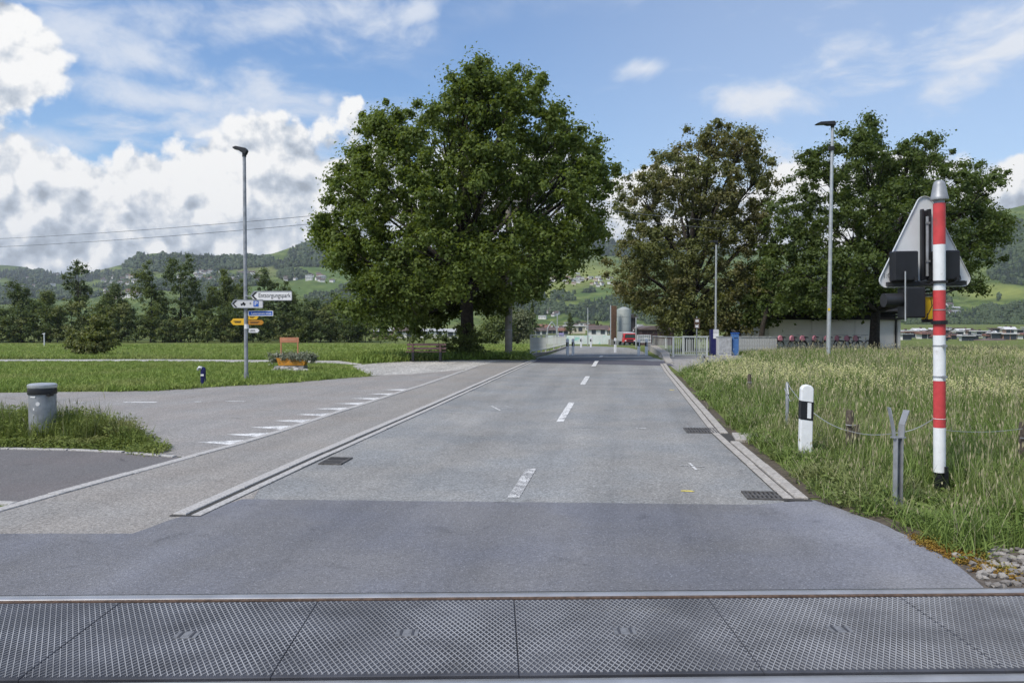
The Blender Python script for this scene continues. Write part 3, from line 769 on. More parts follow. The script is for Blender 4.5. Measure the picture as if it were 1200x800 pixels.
# Y-shaped steel post
def y_post():
    p = G(1052, 597); t = thing('steel_post', 'bare steel post splitting into a Y beside the striped signal post', 'post', p, rad(12))
    k = 1 / 137.0; z = lambda y: (597 - y) * k; x = lambda a: (a - 1052) * k
    st = MB().box((-0.012, 0.014, z(512) / 2 - 0.1), (0.052, 0.006, z(512) + 0.2)).box((-0.037, -0.012, z(512) / 2 - 0.1), (0.006, 0.05, z(512) + 0.2)).box((0.016, -0.012, z(512) / 2 - 0.1), (0.006, 0.05, z(512) + 0.2))
    st.build('post_profile', M['galvd'], t)
    MB().box((-0.005, 0.0, z(512.5)), (0.105, 0.06, 0.012)).build('head_plate', M['galvd'], t)
    for pts in (((-0.040, z(512)), (-0.045, z(503)), (-0.082, z(478))), ((0.028, z(512)), (0.034, z(498)), (0.088, z(481.5)))):
        mb = MB()
        for a, b in zip(pts, pts[1:]): mb.bar((a[0], 0, a[1]), (b[0], 0, b[1]), 0.065 if pts[0][0] < 0 else 0.05, 0.007, up=(1, 0, 0.001) )
        mb2 = MB()
        for a, b in zip(pts, pts[1:]):
            d = Vector((b[0] - a[0], 0, b[1] - a[1])).normalized(); n = Vector((d.z, 0, -d.x)) * 0.004
            vs = []
            for q in (a, b):
                for yy in (-0.03, 0.03):
                    for s in (-1, 1): vs.append((q[0] + n.x * s, yy, q[1] + n.z * s))
            mb2.add(vs, [(0, 1, 3, 2), (4, 6, 7, 5), (0, 2, 6, 4), (1, 5, 7, 3), (0, 4, 5, 1), (2, 3, 7, 6)])
        mb2.build('fork_arm', M['galvd'], t, rz=rad(-16 if pts[0][0] < 0 else 10))
y_post()

# delineator posts
def delineator_parts(t, h=0.88, w=0.136, band=True):
    prof = [(-w / 2, 0), (-w / 2, h - 0.05), (-w / 2 + 0.012, h - 0.025), (-w / 2 + 0.032, h - 0.008), (0, h), (w / 2 - 0.032, h - 0.008), (w / 2 - 0.012, h - 0.025), (w / 2, h - 0.05), (w / 2, 0)]
    MB().prism([(a, b - (0.15 if b == 0 else 0)) for a, b in prof], -0.045, 0.045).build('post_body', M['pwhite'], t, bevel=0.01)
    bz = h - 0.29
    bd = MB().prism([(-w / 2 - 0.002, bz - 0.10), (w / 2 + 0.002, bz - 0.115), (w / 2 + 0.002, bz + 0.095), (-w / 2 - 0.002, bz + 0.11)], -0.048, 0.048).build('black_band', M['black'], t)
    MB().prism([(0.0, bz - 0.085), (0.042, bz - 0.09), (0.042, bz + 0.085), (0.0, bz + 0.09)], -0.051, 0.051).build('reflector', M['pwhite'], bd)
p = G(943, 541); t = thing('delineator_post', 'tall white delineator post with black band in grass beside the right kerb', 'delineator post', (p.x, p.y, 0), rad(-3), 'delineator posts')
t.rotation_euler = (0, rad(0.9), rad(-4)); delineator_parts(t)
dl = t
for (px, yb, d, lab) in ((665, 414, 39, 'white delineator post at the near end of the bridge guardrail, nearer the railing'),
                         (671.5, 413.5, 41, 'white delineator post just right of another at the end of the left bridge railing'),
                         (721, 411, 47, 'white delineator post on the far grass verge in front of the silo'),
                         (748.5, 414, 41, 'white delineator post in front of the pale container, left of the pair'),
                         (757.5, 414.5, 40, 'white delineator post next to the left end of the right bridge railing'),
                         (681, 407, 62, 'small far white delineator post where the road bends away'),
                         (692.5, 406.5, 64, 'tiny far white delineator post on the inner side of the road bend')):
    q = P(px, yb, d); r = dup(dl, (q.x, d, B(d)), 0.1, lab); r.rotation_euler = (0, 0, 0.15)

# fence posts and wire on the meadow
def fence_post(px, y, d, h, w, label, m='wood', lean=0):
    q = P(px, y, d); t = thing('fence_post', label, 'fence post', (q.x, d, 0), rnd.uniform(-0.4, 0.4), 'posts of the meadow fence')
    mb = MB().tube([(0, 0, -0.2), (0.004, 0, h * 0.5), (lean, 0.0, h - 0.03), (lean, 0.004, h)], [w / 2, w / 2 * 0.97, w / 2 * 0.9, w / 2 * 0.72], 8)
    mb.build('stake', M[m], t, smooth=True)
    MB().tube([(-w * 0.55, -w * 0.5, h - 0.16), (0, -w * 0.62, h - 0.165), (w * 0.55, -w * 0.5, h - 0.16)], 0.006, 6).build('wire_staple', M['galvd'], t)
    return q
fp = [fence_post(995, 545, 8.6, 0.60, 0.095, 'weathered wooden fence post standing between delineator and Y-shaped post'),
      fence_post(1003, 545, 8.9, 0.40, 0.085, 'short broken wooden stub touching the weathered fence post'),
      fence_post(1198, 556, 7.9, 0.56, 0.09, 'dark wooden fence post cut by the picture edge right of the signal'),
      fence_post(922, 500, 11.0, 0.72, 0.05, 'thin grey metal fence stake behind the tall delineator post', 'galvd'),
      fence_post(878, 470, 15.2, 0.55, 0.08, 'low wooden fence post half hidden in the flowering meadow')]
def wire(name, label, pts, r, group=None, mats='galv', cat='wire'):
    out = []
    for (a, b, sag) in pts:
        a, b = Vector(a), Vector(b)
        for i in range(12):
            f = i / 12; q = a.lerp(b, f); q.z -= sag * 4 * f * (1 - f); out.append(q)
    out.append(Vector(pts[-1][1]))
    o = MB().tube(out, r, 5).build(name, M[mats]); tag(o, label, cat, group); return o
a = P(922, 447, 11); b = P(939, 470, 9.4); c = P(996, 505, 8.5); d = P(1050, 507, 7.6); e = P(1093, 491, 7.4); f = P(1198, 502, 7.8)
wire('fence_wire', 'slack wire running from the metal stake past the delineator to the signal post', [(a, b, 0.02), (b, c, 0.06), (c, d, 0.03), (d, e, 0.03)], 0.004)
wire('fence_wire', 'thin wire strand between the signal post and the dark edge fence post', [(P(1100, 503, 7.4), f, 0.03)], 0.0025)
wire('fence_wire', 'bundle of woven wire hanging from the thin metal stake', [(P(922, 447, 11), P(924, 462, 10.9), 0.0), (P(924, 462, 10.9), P(919, 455, 11), 0), (P(919, 455, 11), P(926, 470, 10.9), 0), (P(926, 470, 10.9), P(933, 462, 10.2), 0.02)], 0.004)

# ------------------------------------------------------------------ waste bin, short post, planter, bench
def bin_():
    p = G(50.5, 513); t = thing('waste_bin', 'round grey galvanised waste bin with black bag rim in tall grass', 'waste bin', p)
    s = 1 / 85.0; r = 14.2 * s
    MB().lathe([(r * 0.96, -0.05), (r, 0.02), (r, 52 * s)], 28).build('bin_body', M['galvd'], t, smooth=True)
    bag = MB().lathe([(r * 1.0, 52 * s), (r * 1.07, 51.5 * s), (r * 1.08, 56 * s), (r * 1.04, 58 * s), (r * 0.9, 58.5 * s)], 28).build('bag_rim', M['bag'], t, smooth=True)
    MB().box((r * 0.98, -0.1, 51 * s), (0.05, 0.07, 0.03), rz=-0.3).build('bag_tail', M['bag'], bag)
    MB().lathe([(r * 1.05, 58.5 * s), (r * 1.09, 60 * s), (r * 1.07, 62.5 * s), (r * 0.9, 63.5 * s), (r * 0.3, 64.2 * s)], 28).build('bin_lid', M['galv'], t, smooth=True)
    for (an, zz, w, h) in ((-78, 41, 0.05, 0.055), (-100, 49, 0.075, 0.018), (-96, 35, 0.018, 0.03), (-97, 28, 0.012, 0.02)):
        a = rad(an); Mx = Matrix.Rotation(a + math.pi / 2, 3, 'Z')
        if w == 0.05:
            mb = MB().prism([(0.026 * math.cos(q * 0.5236), 0.028 * math.sin(q * 0.5236)) for q in range(12)], -0.002, 0.004, M=Mx, c=((r + 0.001) * math.cos(a), (r + 0.001) * math.sin(a), zz * s))
        else: mb = MB().box(((r) * math.cos(a), (r) * math.sin(a), zz * s), (w, 0.004, h), M=Mx)
        mb.build('sticker', M['signwhite'], t)
bin_()

def short_post():
    p = G(237.5, 452); t = thing('bollard', 'short navy blue post with silver top at the lawn edge', 'bollard', p)
    MB().tube([(0.015, 0, -0.1), (0.015, 0, 0.40)], 0.062, 14).lathe([(0.062, 0.40), (0.055, 0.44), (0.03, 0.465), (0.004, 0.47)], 14, (0.015, 0, 0)).build('post_body', M['navy'], t, smooth=True)
    MB().tube([(0.0, -0.03, 0.44), (-0.06, -0.05, 0.455), (-0.085, -0.055, 0.42), (-0.088, -0.055, 0.385)], [0.045, 0.042, 0.034, 0.028], 10).build('silver_spout', M['galv'], t, smooth=True)
    MB().box((0.015, -0.06, 0.27), (0.075, 0.012, 0.045)).build('white_label', M['signwhite'], t)
    MB().lathe([(0.16, 0.0), (0.16, 0.02)], 14).build('foot_slab', M['stone'], t)
short_post()

def leaves(centres, radii, n, size, rg, up=0.5, aspect=0.62, droop=0.25):
    """n leaves per clump, each a folded four-cornered blade; returns vertices and faces"""
    k = len(centres); N = k * n
    c = np.repeat(centres, n, 0); r = np.repeat(radii, n, 0)
    d = rg.normal(size=(N, 3)); d /= np.linalg.norm(d, axis=1, keepdims=True)
    rr = np.minimum(np.abs(rg.normal(0, 0.54, N)), 1.6)
    p = c + d * r * rr[:, None]
    nrm = d * 0.9 + rg.normal(size=(N, 3)) * 0.55; nrm[:, 2] += up
    nrm /= np.linalg.norm(nrm, axis=1, keepdims=True)
    t = rg.normal(size=(N, 3)); t[:, 2] -= droop
    t -= nrm * (t * nrm).sum(1, keepdims=True); t /= np.linalg.norm(t, axis=1, keepdims=True)
    b = np.cross(nrm, t)
    L = size * (0.65 + 0.7 * rg.random(N))[:, None]; W = L * aspect
    V = np.empty((N, 4, 3))
    V[:, 0] = p - t * L * 0.5
    V[:, 1] = p + b * W * 0.5 + nrm * W * 0.16 - t * L * 0.05
    V[:, 2] = p + t * L * 0.5 - nrm * L * 0.12
    V[:, 3] = p - b * W * 0.5 + nrm * W * 0.16 - t * L * 0.05
    F = np.arange(N * 4).reshape(N, 4)
    return V.reshape(-1, 3), F
def leaf_obj(name, parts, m, parent):
    V = np.concatenate([a for a, _ in parts]); off = 0; Fs = []
    for a, f in parts: Fs.append(f + off); off += len(a)
    return link(bpy.data.objects.new(name, np_mesh(name, V, np.concatenate(Fs), m)), parent)

def planter():
    p = G(341, 436); t = thing('flower_planter', 'orange flower trough on stones with silvery plants and a salmon name board', 'planter', p)
    s = 1 / 36.9
    b = MB().prism([(-19 * s, -0.05), (13 * s, -0.05), (15 * s, 0.19), (-20 * s, 0.19)], 0.0, 0.5).build('stone_base', M['stone'], t, bevel=0.02)
    rg = random.Random(4)
    for i in range(9):
        w = rg.uniform(0.14, 0.26); h = rg.uniform(0.10, 0.2)
        mb = MB().lathe([(w * 0.4, -0.03), (w * 0.55, h * 0.3), (w * 0.5, h * 0.75), (w * 0.25, h)], 7, (0, 0, 0))
        o = mb.build('base_stone', M['stone'] if i % 2 else M['kerb'], t, loc=(-0.5 + i * 0.125 + rg.uniform(-0.03, 0.03), -0.1 + rg.uniform(-0.1, 0.05), 0)); o.rotation_euler = (rg.uniform(-.2, .2), rg.uniform(-.2, .2), rg.uniform(0, 3))
    # trough: wedge-shaped box with a pointed front board
    tr = MB()
    tr.prism([(-15 * s, 0.20), (14 * s, 0.20), (17.5 * s, 0.44), (-18 * s, 0.44)], 0.06, 0.44)
    tr.build('trough', M['orange'], t, bevel=0.01)
    MB().prism([(-9 * s, 0.21), (15 * s, 0.21), (17 * s, 0.39), (5 * s, 0.43), (3 * s, 0.50), (1.5 * s, 0.43), (-3 * s, 0.34)], 0.015, 0.05).build('front_board', M['orange'], t, bevel=0.006)
    MB().box((0.06, 0.008, 0.345), (0.14, 0.012, 0.018)).build('board_handle', M['rust'], t)
    for sx in (-14, 5.5):
        MB().box((sx * s, 0.25, 0.64), (0.035, 0.035, 0.86)).build('frame_post', M['salmon'], t)
    MB().box((-4.2 * s, 0.245, 1.0), (0.60, 0.03, 0.16)).build('name_board', M['salmon'], t, bevel=0.005)
    MB().box((-4.2 * s, 0.228, 1.005), (0.44, 0.006, 0.03)).build('board_stripe', mat('pale_salmon', (0.55, 0.28, 0.18), 0.6), t)
    rr = np.random.default_rng(3); n = 120
    c = np.stack([rr.uniform(-27, 26, n) * s, rr.uniform(-0.05, 0.5, n), 0.47 + rr.uniform(-0.05, 0.09, n)], 1)
    c[:, 2] -= 0.2 * (np.abs(c[:, 0] + 0.2) > 0.35) * (c[:, 0] < 0.1) * rr.random(n) + 0.12 * (c[:, 0] > 0.5) * rr.random(n)
    leaf_obj('plants', [leaves(c, np.full((n, 3), 0.12), 80, 0.05, rr, 0.6)], L_SILVER, t)
planter()

def bench():
    p = G(500, 424); d = p.y; s = 1 / (900 / d)
    t = thing('park_bench', 'wooden park bench with two backrest planks beside the gravel', 'bench', (p.x, p.y, 0), rad(2))
    for sx in (-16, 16):
        leg = MB().box((sx * s, 0, 0.17), (0.10, 0.12, 0.44)).build('leg', M['dark'], t, bevel=0.01)
        MB().bar((sx * s, 0, 0.35), (sx * s, -0.09, 0.72), 0.065, 0.05).build('upright', M['benchwood'], t)
        MB().box((sx * s, 0.2, 0.355), (0.07, 0.46, 0.04)).build('seat_support', M['dark'], t)
    for zz, yy in ((0.68, -0.045), (0.53, -0.012)):
        MB().box((0, yy, zz), (1.52, 0.035, 0.085)).build('backrest_plank', M['benchwood'], t, bevel=0.006)
    for k in range(3): MB().box((-0.04, 0.08 + k * 0.13, 0.395), (1.56, 0.11, 0.032)).build('seat_plank', M['benchwood'], t, bevel=0.006)
bench()

# ------------------------------------------------------------------ street lamps, signs, poles
def lamp(px, yb, ytop, w0, w1, label, head, d=None, lean=0.0, mpole='galv', band=None):
    p = G(px, yb) if d is None else P(px, yb, d); z0 = B(p.y)
    s = p.y / 900
    t = thing('street_lamp', label, 'street lamp', (p.x, p.y, z0), 0)
    H = CAM_H + (376 - ytop) * s - z0
    MB().tube([(0, 0, -0.3), (lean * H * 0.5, 0, H * 0.5), (lean * H, 0, H)], [w0 / 2, (w0 + w1) / 4, w1 / 2], 12).build('pole', M[mpole], t, smooth=True)
    L, hw, hh, tilt = head
    Mx = Matrix.Rotation(tilt, 3, 'Y')
    hd = MB().prism([(0.07, -0.09), (0.09, 0.02), (0.04, hh), (-L * 0.75, hh * 0.85), (-L, 0.012), (-L * 0.96, -0.012), (-L * 0.45, -0.02), (-L * 0.25, -0.055), (-0.06, -0.05)], -hw / 2, hw / 2, M=Mx, c=(lean * H, 0, H)).build('lamp_head', M['dark'], t, bevel=0.008)
    MB().box(tuple(Mx @ Vector((-L * 0.68, 0, -0.018)) + Vector((lean * H, 0, H))), (L * 0.42, hw * 0.7, 0.012), M=Mx).build('lens', M['galvd'], hd)
    MB().tube([(lean * H, 0, H - 0.16), (lean * H, 0, H + 0.01)], w1 / 2 + 0.012, 12).build('collar', M['dark'], t)
    return t, p, s, H
lt, lp, ls, lH = lamp(288.7, 447, 178, 0.105, 0.085, 'grey street lamp carrying the arrow signs at the lawn edge', (0.30, 0.16, 0.07, rad(14)), mpole='galvd')
MB().tube([(0, 0, 0), (0, 0, 0.23)], 0.062, 12).build('pole_foot', M['galvd'], lt)
rt, rp, rs, rH = lamp(970.5, 424, 147, 0.17, 0.11, 'tall pale street lamp in the meadow before the white building', (0.66, 0.26, 0.09, rad(-2)), lean=0.0075)
MB().box((-0.02, -0.086, 2.05), (0.09, 0.012, 0.1)).build('yellow_tag', M['yellow'], rt)
MB().box((0.02, -0.02, rH - 0.95), (0.2, 0.12, 0.16)).build('pole_box', M['dark'], rt)
mt, mp, ms, mH = lamp(838.5, 413, 283.5, 0.13, 0.10, 'slim pale street lamp standing in front of the brownish tree', (0.42, 0.2, 0.07, 0), d=42)

def at_lamp(px, py, dy=0.0):
    q = P(px, py, lp.y + dy); return (q.x, lp.y + dy, q.z)
SY = -0.075
def sign(name, label, px0, px1, py0, py1, m, point=None, cat='sign', tip=0.35, dy=SY, rim=None, group=None):
    s = ls; w = (px1 - px0) * s; h = (py1 - py0) * s
    t = thing(name, label, cat, at_lamp((px0 + px1) / 2, (py0 + py1) / 2, dy), 0, group)
    x, z = w / 2, h / 2; q = h * tip
    if point == 'l': pl = [(-x, 0), (-x + q, -z), (x, -z), (x, z), (-x + q, z)]
    elif point == 'r': pl = [(x, 0), (x - q, z), (-x, z), (-x, -z), (x - q, -z)]
    else: pl = [(-x, -z), (x, -z), (x, z), (-x, z)]
    MB().prism(pl, -0.012, 0.012).build('panel', m, t, bevel=0.003)
    if rim:
        mb = MB()
        for a, b in zip(pl, pl[1:] + pl[:1]): mb.bar((a[0], -0.016, a[1]), (b[0], -0.016, b[1]), 0.008, 0.016, up=(b[1] - a[1], 0, a[0] - b[0]))
        mb.build('rim', rim, t)
    return t, w, h
def chevron(t, w, h, k=0.30):
    x0 = -w / 2 + 0.025; a = h * 0.42
    MB().prism([(x0, 0), (x0 + a * 0.85, -a), (x0 + a * 0.85 + h * k, -a), (x0 + h * k * 0.75, 0), (x0 + a * 0.85 + h * k, a), (x0 + a * 0.85, a)], -0.0165, -0.011).build('chevron', M['ink'], t)
R90 = (math.pi / 2, 0, 0)
t, w, h = sign('direction_sign', 'white arrow sign reading Entsorgungspark, topmost on the lamp post', 294, 342, 341.3, 351.8, M['signwhite'], 'l', rim=M['galvd'])
chevron(t, w, h); text_mesh('Entsorgungspark', 0.165, M['ink'], 'lettering', t, (0.085, -0.0135, 0.005), R90, width=0.84)
MB().bar((-w / 2 - 0.16, 0.03, 0), (w / 2 * 0.3, 0.03, 0), 0.03, 0.03).build('bracket', M['galvd'], t)
t, w, h = sign('direction_sign', 'pale arrow sign with car, plus and blue parking square', 271.5, 308, 351.3, 360.6, M['signgrey'], 'l', rim=M['galvd'])
chevron(t, w, h, 0.26)
pq = MB().box((0.235, -0.014, 0), (0.135, 0.006, 0.145)).build('parking_square', M['blue'], t)
text_mesh('P', 0.15, M['signwhite'], 'lettering', pq, (0.235, -0.0185, 0), R90, width=0.075)
text_mesh('+', 0.13, M['ink'], 'plus_mark', t, (0.085, -0.0135, 0.005), R90)
MB().prism([(-0.17, -0.03), (-0.04, -0.03), (-0.04, 0.01), (-0.065, 0.015), (-0.075, 0.045), (-0.115, 0.045), (-0.12, 0.01), (-0.17, 0.005)], -0.015, -0.012).prism([(-0.155, -0.05), (-0.13, -0.05), (-0.13, -0.028), (-0.155, -0.028)], -0.015, -0.012).prism([(-0.085, -0.05), (-0.06, -0.05), (-0.06, -0.028), (-0.085, -0.028)], -0.015, -0.012).build('car_symbol', M['ink'], t)
MB().bar((-0.3, 0.035, 0.02), (0.42, 0.035, 0.02), 0.03, 0.05).build('bracket', M['galvd'], t)
t, w, h = sign('street_name_sign', 'blue street name sign with white lettering and white rim', 291.3, 320, 364.2, 369.8, M['blue'], None, rim=M['signwhite'], dy=0.0)
text_mesh('Loorenstrasse', 0.10, M['signwhite'], 'lettering', t, (0.02, -0.0135, 0.0), R90, width=0.52)
def hike(label, a, b, c, d, m, pt, txt, grp=None):
    t, w, h = sign('trail_sign', label, a, b, c, d, m, pt, tip=0.42, dy=0.0)
    if txt:
        for q, (xx, ww) in enumerate(txt): MB().box((xx * w, -0.0125, 0.012 - 0.03 * (q % 2)), (ww * w, 0.004, h * 0.13)).build('lettering', M['ink'], t)
hike('short yellow trail sign pointing right under the blue sign', 291.2, 303, 368.9, 374.2, M['hike'], 'r', ((-0.1, 0.5), (-0.15, 0.35)))
hike('dark orange trail sign pointing right, lower and longer', 291.2, 309.3, 375, 380.6, M['hikeb'], 'r', ((-0.08, 0.6), (-0.12, 0.5)))
hike('yellow trail sign pointing left from the lamp post', 270.2, 286.6, 373.2, 380.8, M['hike'], 'l', ((0.0, 0.55), (0.02, 0.42)))
hike('small white trail sign pointing right, lowest on the lamp post', 291.3, 304, 384.8, 389.8, M['signwhite'], 'r', ((-0.1, 0.4), (-0.1, 0.5)))
o = MB().lathe([(0.062, 0), (0.062, 0.12)], 12).build('pole_sticker', M['signwhite'], None, loc=at_lamp(288.9, 385.2, 0)); tag(o, 'white square notice wrapped round the lamp post below the trail signs', 'notice')

def utility_pole():
    d = 33.6; q = P(596, 417, d)
    t = thing('utility_pole', 'round grey concrete pole beside the big maple under its crown', 'pole', (q.x, d, B(d)))
    MB().tube([(0, 0, -0.3), (0, 0, 3.2)], [0.165, 0.15], 14).build('lower_pole', M['concrete'], t, smooth=True)
    MB().tube([(0, 0, 3.2), (0, 0, 7.2)], [0.148, 0.12], 14).build('upper_pole', M['concrete'], t, smooth=True)
    MB().lathe([(0.168, 0), (0.168, 0.05)], 14, (0, 0, 1.22)).build('pole_band', M['galvd'], t)
    MB().box((0, 0, 6.85), (1.2, 0.08, 0.08)).build('cross_arm', M['galvd'], t)
    for x in (-0.5, 0.5): MB().lathe([(0.03, 6.89), (0.05, 6.93), (0.03, 6.97), (0.05, 7.01), (0.02, 7.06)], 8, (x, 0, 0)).build('insulator', M['stone'], t)
    return q
up = utility_pole()
for i, (zz, ya, yb) in enumerate(((6.95, 274, 246), (6.6, 283.5, 257), (6.78, 277, 249))):
    if i == 2: continue
    A = P(-240, ya + 7, 92); Bm = Vector((up.x, 33.6, zz + 0.05))
    wire('power_line', ('upper' if i == 0 else 'lower') + ' overhead wire crossing the clouds to the left of the maple', [(A, Bm, 0.9)], 0.012, mats='dark', cat='power line')
    Cc = P(1010, 262 + i * 8, 60)
    wire('power_line', ('upper' if i == 0 else 'lower') + ' overhead wire passing in front of the brownish tree', [(Bm, Cc, 0.5)], 0.012, mats='galvd', cat='power line')

# ------------------------------------------------------------------ bridge railings
def railing(label, pts, h, base, npan, nb, post_extra=0.0):
    """posts, rails and single bars between points on the ground"""
    t = thing('railing', label, 'railing', (pts[0][0], pts[0][1], B(pts[0][1]) + base))
    o = Vector((pts[0][0], pts[0][1], B(pts[0][1]) + base))
    P3 = [Vector((x, y, B(y) + base)) - o for x, y in pts]
    postm = MB().box((0, 0, h / 2 - 0.03), (0.075, 0.075, h + 0.1)).mesh('post', M['railing'])
    barm = MB().box((0, 0, h / 2 - 0.01), (0.028, 0.028, h - 0.17)).mesh('bar', M['railing'])
    for (a, b) in zip(P3, P3[1:]):
        for i in range(npan):
            p, q = a.lerp(b, i / npan), a.lerp(b, (i + 1) / npan)
            ps = link(bpy.data.objects.new('post', postm), t); ps.location = p
            MB().bar(p + Vector((0, 0, h)), q + Vector((0, 0, h)), 0.085, 0.05).build('top_rail', M['railing'], t)
            MB().bar(p + Vector((0, 0, 0.08)), q + Vector((0, 0, 0.08)), 0.05, 0.045).build('bottom_rail', M['railing'], t)
            for k in range(nb):
                f = (k + 0.5) / nb
                bo = link(bpy.data.objects.new('bar', barm), t); bo.location = p.lerp(q, f) + Vector((0, 0, 0.0))
    ps = link(bpy.data.objects.new('post', postm), t); ps.location = P3[-1]
    return t
railing('pale bridge railing on the side of the big maple, with a low wall under it', [(0.90, 37), (1.95, 44.5), (4.3, 61)], 0.86, 0.18, 3, 13)
def parapet():
    mb = MB(); L_ = [(0.60, 0.95, 32.8), (0.75, 1.12, 37), (1.75, 2.15, 44.5), (2.9, 3.25, 52), (4.0, 4.4, 61)]
    for (a, b, y), (c, d, y2) in zip(L_, L_[1:]):
        z0, z1 = B(y), B(y2); h0, h1 = (0.17 if y < 40 else 0.10), (0.17 if y2 < 40 else 0.10)
        mb.add([(a, y, z0 - .5), (b, y, z0 - .5), (d, y2, z1 - .5), (c, y2, z1 - .5), (a, y, z0 + h0), (b, y, z0 + h0), (d, y2, z1 + h1), (c, y2, z1 + h1)],
               [(0, 3, 2, 1), (4, 5, 6, 7), (0, 1, 5, 4), (1, 2, 6, 5), (2, 3, 7, 6), (3, 0, 4, 7)])
    kind(mb.build('bridge_parapet', M['concrete']), 'structure')
parapet()
railing('pale L-shaped bridge railing with a corner post beside the gravel pad', [(9.9, 54), (7.77, 37), (9.55, 37.6)], 0.93, 0.02, 1, 17)
railing('second pale railing behind the L-shaped one, in front of the brownish tree', [(9.7, 43.5), (12.2, 44.5)], 0.95, 0.05, 1, 16)
# right edge kerb of the bridge, curving back
MB().flat([(5.75, 28.6), (6.0, 28.6), (6.6, 32), (7.6, 37), (9.6, 52), (9.2, 52), (7.2, 37), (6.3, 32)], -0.6, 0.07).build('bridge_kerb', M['kerbr'])
kind(bpy.data.objects['bridge_kerb'], 'structure')

def pad_sign():
    q = P(816.3, 418, 35.8); t = thing('notice_sign', 'small dark sign with two white symbols on a thin post behind the railing corner', 'sign', (q.x, 35.8, B(35.8)))
    MB().tube([(0, 0, -0.2), (0, 0, 1.9)], 0.028, 8).build('post', M['galvd'], t)
    bd = MB().box((0, -0.04, 1.58), (0.26, 0.02, 0.46)).build('board', M['rust'], t)
    MB().box((0, -0.053, 1.70), (0.15, 0.006, 0.11)).build('symbol_upper', M['signwhite'], bd)
    MB().prism([(-0.075, -0.07), (0.08, -0.07), (0.05, 0.0), (0.08, 0.07), (-0.02, 0.03), (-0.075, 0.07)], -0.056, -0.05, c=(0, 0, 1.46)).build('symbol_lower', M['signwhite'], bd)
pad_sign()
def barrier_post():
    q = P(823, 437, 23.8); t = thing('barrier_post', 'short grey steel post with a diagonal strut at the gravel pad', 'barrier post', (q.x, 23.8, 0))
    MB().box((0, 0, 0.24), (0.07, 0.05, 0.68)).build('post', M['galvd'], t, bevel=0.008)
    MB().bar((0.03, 0, 0.52), (0.42, 0.05, 0.02), 0.04, 0.03).build('strut', M['dark'], t)
barrier_post()
MB().box((5.95, 31.0, 0.008), (1.05, 0.9, 0.012)).build('manhole_cover', M['galvd']); tag(bpy.data.objects['manhole_cover'], 'flat grey rectangular manhole cover in the gravel pad', 'manhole cover')
MB().flat([(4.9, 21.9), (5.15, 21.8), (5.35, 22.2), (5.1, 22.5), (5.0, 22.9)], 0.003, 0.0065).build('chalk_mark', M['hike']); kind(bpy.data.objects['chalk_mark'], 'structure')

# cabinets beside the railing
def cabinets():
    d = 40.0; s = d / 900; z = lambda y: CAM_H - (y - 376) * s - B(d)
    q = P(849.5, 410, d); t = thing('service_cabinet', 'light grey service cabinet standing between navy box and blue box', 'cabinet', (q.x, d, B(d)))
    MB().box((0, 0.2, z(395) / 2), (16 * s, 0.4, z(395))).build('body', M['signgrey'], t, bevel=0.01)
    for k in (-1, 1): MB().box((k * 3.9 * s, -0.008, z(395) / 2 + 0.02), (7.3 * s, 0.02, z(395) - 0.14)).build('door', M['boards'], t, bevel=0.004)
    MB().box((0, 0.2, z(395) + 0.015), (17 * s, 0.46, 0.03)).build('lid', M['galvd'], t)
    q = P(836.5, 410, d + 0.6); t = thing('parcel_box', 'dark navy box with a white panel between the railing and the grey cabinet', 'box', (q.x, d + 0.6, B(d)))
    MB().box((0, 0, z(386) / 2), (9 * s, 0.4, z(386))).build('body', M['navy'], t, bevel=0.01)
    MB().box((1.2 * s, -0.21, z(393.5)), (6.4 * s, 0.015, 6.5 * s)).build('white_panel', M['signwhite'], t)
    MB().box((1.2 * s, -0.21, z(388)), (6.4 * s, 0.015, 4 * s)).build('grey_panel', M['signgrey'], t)
    q = P(861, 410, d + 0.3); t = thing('blue_box', 'upright blue box at the end of the weathered board fence', 'box', (q.x, d + 0.3, B(d)))
    MB().box((0, 0, z(391) / 2), (7.5 * s, 0.35, z(391))).build('body', mat('mid_blue', (0.06, 0.15, 0.36), 0.5), t, bevel=0.012)
    MB().box((0, 0, z(390.2)), (8.2 * s, 0.4, 0.04)).build('lid', M['blue'], t)
    MB().box((0, -0.18, z(396)), (4.5 * s, 0.012, 0.03)).build('slot', M['ink'], t)
cabinets()
def board_fence():
    d = 43.0; x0, x1 = 12.75, 14.85
    t = thing('board_fence', 'weathered pale grey board fence joining the white building', 'fence', (x0, d, B(d)))
    n = 15; w = (x1 - x0) / n
    bm = MB().box((0, 0, 0.46), (w - 0.012, 0.025, 1.0)).mesh('board', M['boards'])
    for i in range(n):
        o = link(bpy.data.objects.new('board', bm), t); o.location = ((i + 0.5) * w, rnd.uniform(-0.006, 0.006), rnd.uniform(-0.01, 0.01))
    MB().box(((x1 - x0) / 2, -0.01, 0.985), (x1 - x0 + 0.05, 0.07, 0.045)).build('cap_rail', M['boards'], t)
    for x in (0, x1 - x0): MB().box((x, 0.05, 0.45), (0.08, 0.08, 1.1)).build('post', M['dark'] if x else M['boards'], t)
board_fence()

